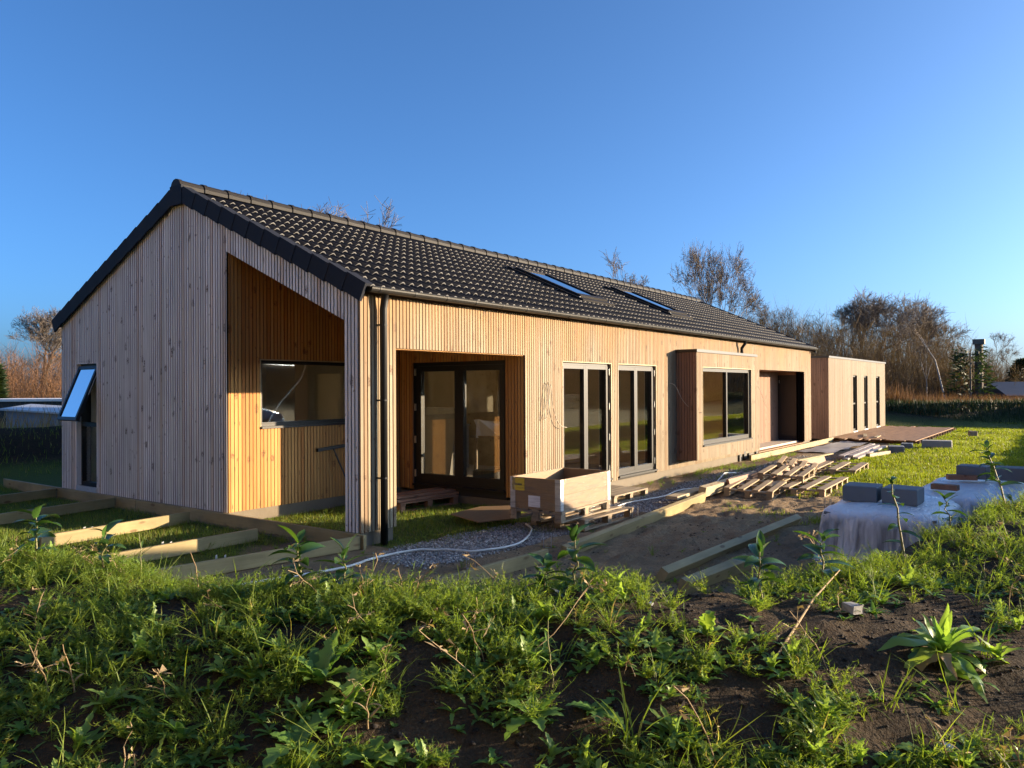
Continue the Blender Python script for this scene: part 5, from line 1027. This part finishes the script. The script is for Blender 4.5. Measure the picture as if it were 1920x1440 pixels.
def clump(u, v, L, n, lobes, label, Wd=.03, up=.8, mat='broad', dep=.5):
    b = on_bank(u, v); parts = []
    for i in range(n):
        l_ = L*r2.uniform(.6, 1.15); a0 = r2.uniform(up*.5, up*1.5); V, F = leaf_strip(l_, Wd*r2.uniform(.8, 1.2), (a0, a0-r2.uniform(.5, 1.5)), 17 if lobes else 9, lobes, dep, r2.uniform(.1, .4)); V = rotz(V, i*2.4+r2.uniform(-.4, .4))
        parts.append(('leaf', V, F, np.full((len(V), 3), r2.random()), mat, True))
    plant('leafy_weed', b, parts, label, 'weed', 'larger leafy weeds on the bank')
clump(600, 1285, .2, 12, 5, 'lush lobed weed low on the bank below the left laurels', .04, 1.0)
clump(655, 1330, .16, 9, 5, 'lobed weed with sunlit tip beside the lush lobed weed', .035, 1.1, 'rosette')
clump(560, 1410, .19, 9, 4, 'broad lobed weed at the bottom edge left of centre', .045, .7)
clump(690, 1425, .15, 8, 4, 'second broad lobed weed at the bottom edge left of centre', .04, .6)
clump(1325, 1195, .14, 10, 4, 'yellow-green lobed weed catching sun right of centre', .03, 1.0, 'rosette')
clump(1250, 1240, .14, 8, 5, 'dark lobed weed below the yellow-green one', .03, .6)
clump(880, 1098, .10, 10, 3, 'bright little weed on the crest before the soil beam end', .022, 1.2, 'rosette')
clump(430, 1130, .13, 10, 4, 'toothed weed on the crest below the nearest gable joist', .026, 1.0)
clump(500, 1120, .12, 9, 4, 'toothed weed on the crest left of the tall leafy laurel', .024, 1.0, 'rosette')
clump(340, 1390, .12, 9, 0, 'narrow-leaved weed low on the left of the bank', .012, .9)
clump(1120, 1340, .13, 8, 5, 'dark ferny weed in the middle of the bank foot', .03, .6)
clump(1000, 1350, .15, 8, 5, 'dark lobed weed at the bank foot left of the grass clump', .032, .6)
clump(1740, 1430, .12, 8, 4, 'lobed weed at the bottom edge below the big rosette', .034, .9)
clump(1540, 1052, .12, 10, 3, 'lush weed at the foot of the bright right laurel', .026, 1.0, 'rosette')
# grass clump at the foot, and the slender upright plant
b = on_bank(1180, 1400); V, F, T = proto_grass(r2, .3, 20, .0035, .9); o = objm('grass_clump', mesh_np('grass_clump', V, F, M['grass'], tint=T), None, b); tag(o, 'long arching grass clump at the bottom of the bank', 'grass clump')
def stalk(u, v, hpx, label, leaves=6, mat='rosette', lean=0, dry=False):
    b = on_bank(u, v); d = dl(b[0], b[1])[0]; H = hpx/FPX*d; P = [np.zeros(3)]
    for k in range(6): P.append(P[-1]+np.array([RH[0]*lean*H/6+r2.normal()*.006, RH[1]*lean*H/6+r2.normal()*.006, H/6]))
    V, F = tube_tris(P, [.0035*(1-.5*i/6) for i in range(7)], 5); parts = [('stem', V, F, np.full((len(V), 3), .5), 'dry' if dry else 'stem', True)]
    for i in range(leaves):
        q = P[1+i % 6]; l_ = r2.uniform(.05, .09); V, F = leaf_strip(l_, .007, (r2.uniform(.5, 1.2), r2.uniform(-.4, .5)), 6, 0, 0, .3); V = rotz(V, i*2.4)+q; parts.append(('leaf', V, F, np.full((len(V), 3), r2.random()), mat, False))
    plant('withered_plant' if dry else 'slender_plant', b, parts, label, 'plant')
stalk(1035, 1290, 125, 'slender pale plant standing alone in the middle of the bank', 8, 'rosette', -.15)
stalk(262, 1090, 90, 'slender seed-podded plant before the second gable joist', 5, 'rosette', .05)
stalk(372, 1100, 85, 'brown withered stalk leaning before the nearest gable joist', 3, 'dry', -.15, True)
stalk(755, 1095, 60, 'brown withered stalk on the crest below the downpipe', 5, 'dry', -.2, True)
stalk(690, 1370, 90, 'bare withered stalk low in the middle left of the bank', 3, 'dry', .05, True)
stalk(140, 1300, 90, 'bent withered stalk on the left of the bank', 3, 'dry', -.3, True)
# woody twig and stones
a = on_bank(1458, 1240); b = on_bank(1575, 1100); a[2] += .02; b[2] += .06; tag(MB().tube([a, (a+b)/2+np.array([0, 0, .05]), b+np.array([0, 0, .03])], [.006, .0055, .003], 6).build('twig', M['dry'], None, True), 'bare woody twig slanting across the soil left of the rosette', 'twig')
for (u, v, s, lab) in [(1600, 1150, .07, 'flat brown stone above the bare soil beside the rosette'), (1775, 1405, .03, 'small white stone low on the right of the bank'), (1220, 1135, .02, 'tiny white stone on the crest right of the tall laurel')]:
    b = on_bank(u, v); lump('stone', lab, 'stone', (b[0], b[1], b[2]+s*.3), (s, s*.8, s*.55), 'concrete' if s > .05 else 'white', 1.0, .25)

# ------------------------------------------------------------------ trees
def grow(r, H, trunk_r, levels=5, split=(2, 4), spread=.6, ratio=.72, trunk_frac=.28, upright=.35, lean=(0, 0), fork=1, twig_n=5, twig_l=.5):
    """bare tree: list of (p0, p1, r0, r1, level)"""
    segs = []
    def branch(p, d, L, rad, lev):
        n = 4 if lev < 2 else 3; q = p; dd = d.copy(); rr_ = rad; pts = [p]
        for k in range(n):
            dd = dd+r.normal(size=3)*(.05+.035*lev)+np.array([0, 0, upright*.16*(lev > 0)]); dd /= np.linalg.norm(dd); nr = rad*(1-.42*(k+1)/n); q2 = q+dd*L/n; segs.append((q, q2, rr_, nr, lev)); q, rr_ = q2, nr; pts.append(q2)
            if lev < levels and lev >= 1 and k >= 1 and r.random() < .75: child(q, dd, L, rr_*.7, lev, 1)
        if lev < levels: child(q, dd, L, rr_, lev, int(r.integers(split[0], split[1]+1)))
        else:
            for _ in range(twig_n):
                e = dd+r.normal(size=3)*.65; e /= np.linalg.norm(e); o_ = pts[int(r.integers(1, len(pts)))]; segs.append((o_, o_+e*L*twig_l*r.uniform(.6, 1.4), rr_*.5, rr_*.2, lev+1))
    def child(q, dd, L, rad, lev, m_):
        for i in range(m_):
            a = r.uniform(0, 6.28); s = spread*r.uniform(.6, 1.3); u_ = np.cross(dd, np.array([.3, .5, .8])); u_ /= np.linalg.norm(u_); w_ = np.cross(dd, u_)
            e = dd*math.cos(s)+(u_*math.cos(a)+w_*math.sin(a))*math.sin(s); branch(q, e, L*ratio*r.uniform(.75, 1.15), rad*r.uniform(.6, .8), lev+1)
    for f in range(fork):
        d0 = np.array([lean[0]+(f-.5*(fork-1))*.35+r.normal()*.04, lean[1]+r.normal()*.06, 1.0]); d0 /= np.linalg.norm(d0); branch(np.zeros(3), d0, H*trunk_frac, trunk_r, 0)
    return segs
def seg_mesh(segs, sides):
    A = np.array([s[0] for s in segs]); B = np.array([s[1] for s in segs]); ra = np.array([s[2] for s in segs]); rb = np.array([s[3] for s in segs])
    d = B-A; d /= np.linalg.norm(d, axis=1)[:, None]+1e-9; u_ = np.cross(d, np.array([.31, .52, .79])); u_ /= np.linalg.norm(u_, axis=1)[:, None]+1e-9; w_ = np.cross(d, u_)
    V = []
    for P, rr_ in ((A, ra), (B, rb)):
        for k in range(sides): a = 2*math.pi*k/sides; V.append(P+(u_*math.cos(a)+w_*math.sin(a))*rr_[:, None])
    V = np.stack(V, 1); n = len(segs); b = (np.arange(n)*2*sides)[:, None]; F = []
    for k in range(sides): F.append(np.concatenate([b+k, b+(k+1) % sides, b+sides+(k+1) % sides, b+sides+k], 1))
    return V.reshape(-1, 3), np.stack(F, 1).reshape(-1, 4)
def tree_meshes(name, segs, H, bark='bark', twig='twig', rmin=.0):
    zmax = max(s[1][2] for s in segs); k = H/zmax; segs = [(a*k, b*k, max(ra*k, rmin), max(rb*k, rmin), l) for (a, b, ra, rb, l) in segs]
    lo = [s for s in segs if s[4] <= 1]; hi = [s for s in segs if s[4] > 1]
    return mesh_np(name+'_trunk', *seg_mesh(lo, 6), M[bark]), mesh_np(name+'_crown', *seg_mesh(hi, 3), M[twig])
def put_tree(name, meshes, loc, rz, sc_, label, group, cat='tree'):
    t = empty(name, loc, rz, label, cat, group); t.scale = (sc_,)*3
    objm('trunk', meshes[0], t); objm('crown', meshes[1], t); return t
r3 = np.random.default_rng(31)
OAK = tree_meshes('oak', grow(np.random.default_rng(4), 1, .022, 5, (2, 3), .50, .70, .36, .35, fork=2, twig_n=3), 12.5, rmin=.012)
ROUND = tree_meshes('round', grow(r3, 1, .03, 5, (3, 4), .62, .74, .2, .3, twig_n=3), 8.5, rmin=.009)
SLIM = [tree_meshes('slim', grow(r3, 1, .011, 4, (2, 3), .42, .66, .42, .7, twig_n=5), 10, rmin=.010) for _ in range(3)]
BIRCH = [tree_meshes('birch', grow(r3, 1, .011, 4, (2, 3), .35, .5, .6, .12, lean=(l_, 0), twig_n=4), 7, bark='birch', rmin=.008) for l_ in (-.16, -.07)]
gT = 'bare trees beyond the plot'
def far(u, d, top_v, meshes, H0, name, label, dz=-.2):
    p = at(u, d, dz); H = 1.705-dz-(top_v-726)/FPX*d; return put_tree(name, meshes, p, rnd.uniform(0, 6.28), H/H0, label, gT)
t = far(1335, 62, 437, OAK, 12.5, 'bare_tree', 'tall bare spreading tree rising behind the right half of the roof'); t.rotation_euler.z = R(-54); t.scale = (t.scale[0]*.56, t.scale[0]*.56, t.scale[2])
far(1165, 66, 468, SLIM[0], 10, 'bare_tree', 'bare tree crown showing over the ridge above the first skylight')
far(1205, 70, 508, SLIM[1], 10, 'bare_tree', 'thin bare tree just right of the crown above the first skylight')
far(530, 52, 350, SLIM[1], 10, 'bare_tree', 'bare twigs peeping over the ridge near the gable, left clump')
far(575, 50, 362, SLIM[2], 10, 'bare_tree', 'bare twigs peeping over the ridge near the gable, middle clump')
far(692, 54, 372, SLIM[0], 10, 'bare_tree', 'bare twigs peeping over the ridge, rightmost of the near clumps')
far(78, 58, 560, ROUND, 8.5, 'bare_tree', 'round bare tree left of the gable')
far(1432, 58, 560, SLIM[2], 10, 'bare_tree', 'slim bare tree beside the tall spreading tree')
far(1470, 60, 575, SLIM[0], 10, 'bare_tree', 'slim bare tree above the far end of the roof')
far(1615, 60, 545, ROUND, 8.5, 'bare_tree', 'dark bare tree above the annex, left of the pair')
far(1690, 62, 548, OAK, 12.5, 'bare_tree', 'dark bare tree above the annex, right of the pair')
far(1560, 66, 585, SLIM[1], 10, 'bare_tree', 'low bare tree between the roof end and the annex')
far(1740, 64, 590, SLIM[2], 10, 'bare_tree', 'bare tree right of the dark pair above the annex')
far(1790, 70, 600, SLIM[0], 10, 'bare_tree', 'bare tree on the skyline between birch and pole')
far(1860, 74, 625, SLIM[1], 10, 'bare_tree', 'bare tree on the skyline above the far cottage')
far(1780, 46, 580, BIRCH[0], 7, 'birch_tree', 'leaning white birch before the thicket').rotation_euler.z = R(-54)
far(1738, 47, 640, BIRCH[1], 7, 'birch_tree', 'smaller white birch left of the leaning one').rotation_euler.z = R(-54)
# thickets and dry growth
def thicket(n, area, hfun, r, twigs=14, rad=.02):
    P = area(n, r); n = len(P); h = hfun(P, r); lean = r.normal(size=(n, 2))*.16; segs = []
    V = []; F = []; T = []; k = 0
    g_ = r.random(n); B = P.copy(); kk = 4; pts = [B]
    for i in range(kk):
        q = pts[-1].copy(); q[:, :2] += (lean+r.normal(size=(n, 2))*.10)*(h/kk)[:, None]; q[:, 2] += h/kk; pts.append(q)
    for i in range(kk):
        ra = rad*(h/5)*(1-i/kk)+.006; rb = rad*(h/5)*(1-(i+1)/kk)+.006
        for a in (0, 2.09, 4.19):
            o1 = np.stack([np.cos(a)*ra, np.sin(a)*ra, 0*ra], -1); o2 = np.stack([np.cos(a)*rb, np.sin(a)*rb, 0*rb], -1); o3 = np.stack([np.cos(a+2.09)*ra, np.sin(a+2.09)*ra, 0*ra], -1)
            V.append(np.stack([pts[i]+o1, pts[i]+o3, pts[i+1]+o2], 1).reshape(-1, 3)); T.append(np.repeat(g_, 3))
    for j in range(twigs):
        f = r.uniform(.2, 1.0, n)*kk; i0 = np.minimum(f.astype(int), kk-1); fr = (f-i0)[:, None]; st_ = np.stack(pts, 1); b = st_[np.arange(n), i0]*(1-fr)+st_[np.arange(n), i0+1]*fr
        e = r.normal(size=(n, 3)); e[:, 2] = np.abs(e[:, 2])*1.1+.3; e /= np.linalg.norm(e, axis=1)[:, None]; L = h*r.uniform(.10, .32, n); w = np.cross(e, r.normal(size=(n, 3))); w /= np.linalg.norm(w, axis=1)[:, None]; w *= (.008+.004*r.random((n, 1)))
        V.append(np.stack([b-w, b+w, b+e*L[:, None]], 1).reshape(-1, 3)); T.append(np.repeat(np.clip(g_+r.normal(size=n)*.15, 0, 1), 3))
    V = np.concatenate(V); T = np.concatenate(T); F = np.arange(len(V)).reshape(-1, 3); return V, F, np.stack([T, 0*T, 0*T], -1)
def band(u0, u1, d0, d1):
    def f(n, r):
        d = r.uniform(d0, d1, n); u = r.uniform(u0, u1, n); l = (u-960)/FPX*d; x = CAM[0]+d*FH[0]+l*RH[0]; y = CAM[1]+d*FH[1]+l*RH[1]; return np.stack([x, y, np.full(n, -.2)], -1)
    return f
def h_right(P, r):
    d, l = dl(P[:, 0], P[:, 1]); u = 960+FPX*l/d; v = np.interp(u, [1400, 1480, 1560, 1640, 1740, 1800, 1860, 1900, 2000], [590, 592, 610, 600, 615, 640, 668, 690, 690]); top = 1.9-(v-726)/FPX*d; return np.maximum(1.5, top*r.uniform(.45, 1.0, len(P)))
stuff('thicket', thicket(3600, band(1380, 2000, 46, 66), h_right, r3, 16), 'thicket', 'brown leafless thicket filling the background right of the house', 'thicket')
def h_left(P, r):
    d, l = dl(P[:, 0], P[:, 1]); return np.maximum(1.2, (1.9-(648-726)/FPX*d)*r.uniform(.5, 1.0, len(P)))
stuff('thicket', thicket(1500, band(-420, 240, 44, 60), h_left, r3, 16), 'bramble', 'reddish brown leafless thicket left of the gable', 'thicket')
def ring(x0, x1, y0, y1, z=-.2):
    return lambda n, r: np.stack([r.uniform(x0, x1, n), r.uniform(y0, y1, n), np.full(n, z)], -1)
stuff('thicket', thicket(5200, lambda n, r: (lambda a, d: np.stack([CAM[0]+6+np.cos(a)*d, CAM[1]+np.sin(a)*d, np.full(n, -.2)], -1))(r.uniform(R(-185), R(-8), n), r.uniform(56, 74, n)), lambda P, r: r.uniform(3.4, 4.7, len(P)), r3, 16, .09), 'thicket', 'leafless thicket along the road behind the photographer', 'thicket')
def reeds(n, r):
    x = r.uniform(-18, -13, n); y = r.uniform(-26, 12.5, n); h = r.uniform(2.2, 4.6, n); return blades(x, y, np.full(n, -.2), h, np.full(n, .05), r, .22)
stuff('thicket', thicket(2200, ring(-18.5, -14, -18, 12.5), lambda P, r: r.uniform(4.5, 8.5, len(P)), r3, 40, .06), 'bounce_tan', 'tall sunlit tan shrubs added behind the photographer to bounce warm light, mirrored in the gable sash', 'thicket')  # out of view, added tall and dense to bounce warm light onto the gable
stuff('bounce_reeds', reeds(26000, r3), 'bounce_tan', 'sunlit belt of tall dry reeds added behind the photographer to bounce warm light, mirrored in the gable sash', 'reeds')  # out of view, added as a warm reflector for the shaded gable
aa = np.linspace(R(-190), R(-4), 120); rr2 = np.array([74., 80., 86., 100.]); AA, RR = np.meshgrid(aa, rr2, indexing='ij'); XX = CAM[0]+6+np.cos(AA)*RR; YY = CAM[1]+np.sin(AA)*RR; HH = np.array([-.4, 3.4, 4.8, 3.0])[None]*(1+.25*fbm(AA*20, AA*0, 1.0, 3, 88)[:, :])
ii = np.arange(XX.size).reshape(XX.shape); F = np.stack([ii[:-1, :-1], ii[1:, :-1], ii[1:, 1:], ii[:-1, 1:]], -1).reshape(-1, 4)
hl = objm('wooded_ridge', mesh_np('wooded_ridge', np.stack([XX, YY, HH], -1), F, simple('ridgeground', (.06, .05, .03), .95, scale=.5), smooth=True)); hl['kind'] = 'structure'
# bramble, dry grass
def tall_grass(n, area, h0, h1, mat, label, w=.012):
    P = area(n, r3); P[:, 2] = gz(P[:, 0], P[:, 1])+far_bank(P[:, 0], P[:, 1])-.03; h = r3.uniform(h0, h1, n); d = blades(P[:, 0], P[:, 1], P[:, 2], h, np.full(n, w), r3, .6); return stuff('dry_growth', d, mat, label, 'dry growth')
tall_grass(30000, band(1560, 2100, 39.5, 48), .5, 1.5, 'bramble', 'rusty bramble and dead bracken before the right-hand thicket', .02)
tall_grass(22000, lambda n, r: np.stack([r.uniform(-14, 14, n), r.uniform(13.2, 22, n), np.zeros(n)], -1), .25, .75, 'drygrass', 'dry tan grass on top of the bank left of the gable', .012)
tall_grass(5000, lambda n, r: np.stack([r.uniform(-14, 12, n), r.uniform(10.8, 13.2, n), np.zeros(n)], -1), .05, .22, 'grass', 'thin grass on the dark bank left of the gable', .008)
tall_grass(26000, lambda n, r: (lambda y: np.stack([37.5-.25*(y+3)+r.normal(size=n)*1.1-.4, y, np.zeros(n)], -1))(r.uniform(-22, 9, n)), .08, .34, 'evergreen', 'dark low growth on the far bank right of the deck', .018)
# conifers, pole, cottage, sheds
def conifer(label, p, H, wid, r, n=2600, kind='cone'):
    t = empty('conifer', p, 0, label, 'conifer'); V, F = tube_tris([np.array([0, 0, 0]), np.array([0, 0, H*.95])], [H*.02, .03], 6); objm('trunk', mesh_np('trunk', V, F, M['bark'], tint=np.full((len(V), 3), .5)), t)
    z = H*r.random(n)**.8*.95+H*.04; rad = wid*(1-z/H)**(.8 if kind == 'cone' else .25)*np.sqrt(r.random(n)); 
    if kind == 'tier': z = (np.floor(z/H*6)+.5+r.normal(size=n)*.3)*H/6; rad = wid*(1.05-.5*z/H)*np.sqrt(r.random(n))
    a = r.uniform(0, 6.28, n); B = np.stack([rad*np.cos(a), rad*np.sin(a), z], -1); e = np.stack([np.cos(a), np.sin(a), r.uniform(-.5, .6, n)], -1)*r.uniform(.15, .45, (n, 1)); w = np.cross(e, r.normal(size=(n, 3))); w /= np.linalg.norm(w, axis=1)[:, None]; w *= .05
    V = np.stack([B-w, B+w, B+e], 1).reshape(-1, 3); T = np.repeat(r.random((n, 1)), 3, 0)*np.ones((1, 3)); objm('crown', mesh_np('crown', V, np.arange(3*n).reshape(-1, 3), M['evergreen'], tint=T), t)
conifer('dark conifer right of the leaning birch', at(1820, 45, -.2), 3.9, 1.5, r3, 900, 'tier')
conifer('dark conifer behind the far cottage', at(1915, 50, -.2), 3.6, 1.6, r3, 2200)
conifer('green conical evergreen at the left picture edge', at(-8, 34, 0), 2.75, .45, r3, 2600)
pl = empty('pole', at(1836, 45.5, -.2), 0, 'dark pole with crossarms standing behind the conifer', 'pole'); MB().tube([(0, 0, 0), (0, 0, 4.3)], .22, 8).build('shaft', M['bark'], pl); MB().box((-.9, -.06, 3.7), (.9, .06, 3.85)).build('crossarm', M['bark'], pl); MB().box((-.3, -.3, 4.301), (.3, .3, 4.6)).build('cap', M['dark_in'], pl)
def cottage(label, p, rz, L, Wd, h, rh, wall, roofm):
    t = empty('cottage', p, rz, label, 'building')
    MB().box((-L/2, -Wd/2, 0), (L/2, Wd/2, h)).build('wall', M[wall], t)
    MB().add([(-L/2-.3, -Wd/2-.3, h), (L/2+.3, -Wd/2-.3, h), (L/2+.3, Wd/2+.3, h), (-L/2-.3, Wd/2+.3, h), (-L/2-.3, 0, h+rh), (L/2+.3, 0, h+rh)], [(0, 1, 5, 4), (2, 3, 4, 5), (1, 2, 5), (3, 0, 4), (3, 2, 1, 0)]).build('roof', M[roofm], t)
    for x in (-L*.3, 0, L*.3): o = MB().box((x-.4, -Wd/2-.03, h*.35), (x+.4, -Wd/2+.02, h*.8)).build('window', M['white'], t); MB().box((x-.34, -Wd/2-.04, h*.4), (x+.34, -Wd/2-.031, h*.75)).build('pane', M['frame'], o)
M['blueroof'] = simple('blueroof', (.045, .055, .08), .6, var=.2); M['bluewall'] = simple('bluewall', (.20, .23, .27), .8, var=.2)
cottage('small far cottage with dark blue roof at the right edge', at(1912, 46, -.2), R(-54), 3.2, 3, 1.3, .8, 'bluewall', 'blueroof')
shed = empty('shed', at(85, 30, .1), R(-53), 'long black flat-roofed shed left of the gable', 'shed')
MB().box((-2.2, -1.5, 0), (4, 1.5, 1.18)).build('wall', M['black'], shed); MB().box((-2.3, -1.6, 1.181), (4.1, 1.6, 1.27)).build('roof_edge', M['white'], shed)
lr = empty('lean_to', at(95, 24.5, .2), R(-53), 'low grey lean-to with a slanting roof before the black shed', 'shed')
MB().hexa([(-.95, -.7, 0), (2.4, -.7, 0), (2.4, .7, 0), (-.95, .7, 0), (-.95, -.7, .88), (2.4, -.7, .62), (2.4, .7, .75), (-.95, .7, .98)]).build('wall', M['bluewall'], lr); MB().hexa([(-1.1, -.8, .885), (2.5, -.8, .63), (2.5, .8, .765), (-1.1, .8, 1.0), (-1.1, -.8, .94), (2.5, -.8, .68), (2.5, .8, .82), (-1.1, .8, 1.05)]).build('roof', M['galv'], lr)
# ------------------------------------------------------------------ parked car (outside the frame, mirrored in the corner window)
def car(loc, rz):
    t = empty('parked_car', loc, rz, 'grey-blue family car mirrored in the covered corner window', 'car')
    g = G('carpaint'); g.set((.42, .48, .54), .25, .2, .6); g.b.inputs['Coat Weight'].default_value = .6; M['carpaint'] = g.m
    def loft(st, n=14):
        vs = []; fs = []
        for (x, w, z0, z1, tum) in st:
            for k in range(n):
                a = 2*math.pi*k/n; cy, cz = math.cos(a), math.sin(a); yy = np.sign(cy)*abs(cy)**.45; zz = np.sign(cz)*abs(cz)**.55; f = (zz+1)/2; vs.append((x, w*yy*(1-tum*f), z0+(z1-z0)*f))
        for i in range(len(st)-1):
            for k in range(n): fs.append((i*n+k, i*n+(k+1) % n, (i+1)*n+(k+1) % n, (i+1)*n+k))
        fs += [tuple(range(n))[::-1], tuple(range((len(st)-1)*n, len(st)*n))]; return vs, fs
    v, f = loft([(-2.2, .6, .45, .8, .1), (-2.12, .8, .3, .98, .06), (-1.6, .88, .22, 1.02, .05), (0, .9, .2, 1.0, .05), (1.0, .89, .2, .98, .06), (1.5, .87, .22, .92, .1), (1.95, .8, .26, .82, .14), (2.18, .6, .36, .66, .15)]); MB().add(v, f).build('body', M['carpaint'], t, True)
    v, f = loft([(-2.0, .62, .95, 1.15, .1), (-1.75, .76, .93, 1.42, .14), (-1.2, .8, .93, 1.56, .17), (-.2, .8, .93, 1.58, .18), (.35, .79, .93, 1.5, .18), (.85, .78, .93, 1.2, .14), (1.2, .74, .93, .985, .05)]); cb = MB().add(v, f).build('cabin', M['carpaint'], t, True)
    for s in (-1, 1):
        MB().hexa([(-1.5, s*.765, 1.03), (.75, s*.775, 1.03), (.75, s*.79, 1.03), (-1.5, s*.78, 1.03), (-1.2, s*.70, 1.42), (.2, s*.69, 1.42), (.2, s*.715, 1.42), (-1.2, s*.72, 1.42)]).build('side_window', M['frame'], cb)
        MB().hexa([(1.95, s*.55, .66), (2.14, s*.5, .62), (2.0, s*.78, .62), (1.8, s*.8, .66), (1.95, s*.55, .78), (2.1, s*.5, .72), (1.97, s*.76, .72), (1.8, s*.79, .8)]).build('headlight', M['white'], t)
        for x in (-1.35, 1.38):
            w = MB().tube([(x, s*.72, .32), (x, s*.905, .32)], .32, 18).build('wheel', M['black'], t); MB().tube([(x, s*.8, .32), (x, s*.915, .32)], .2, 14).build('rim', M['galv'], w)
    return t
car((6.45, -7.75, .20), R(3))
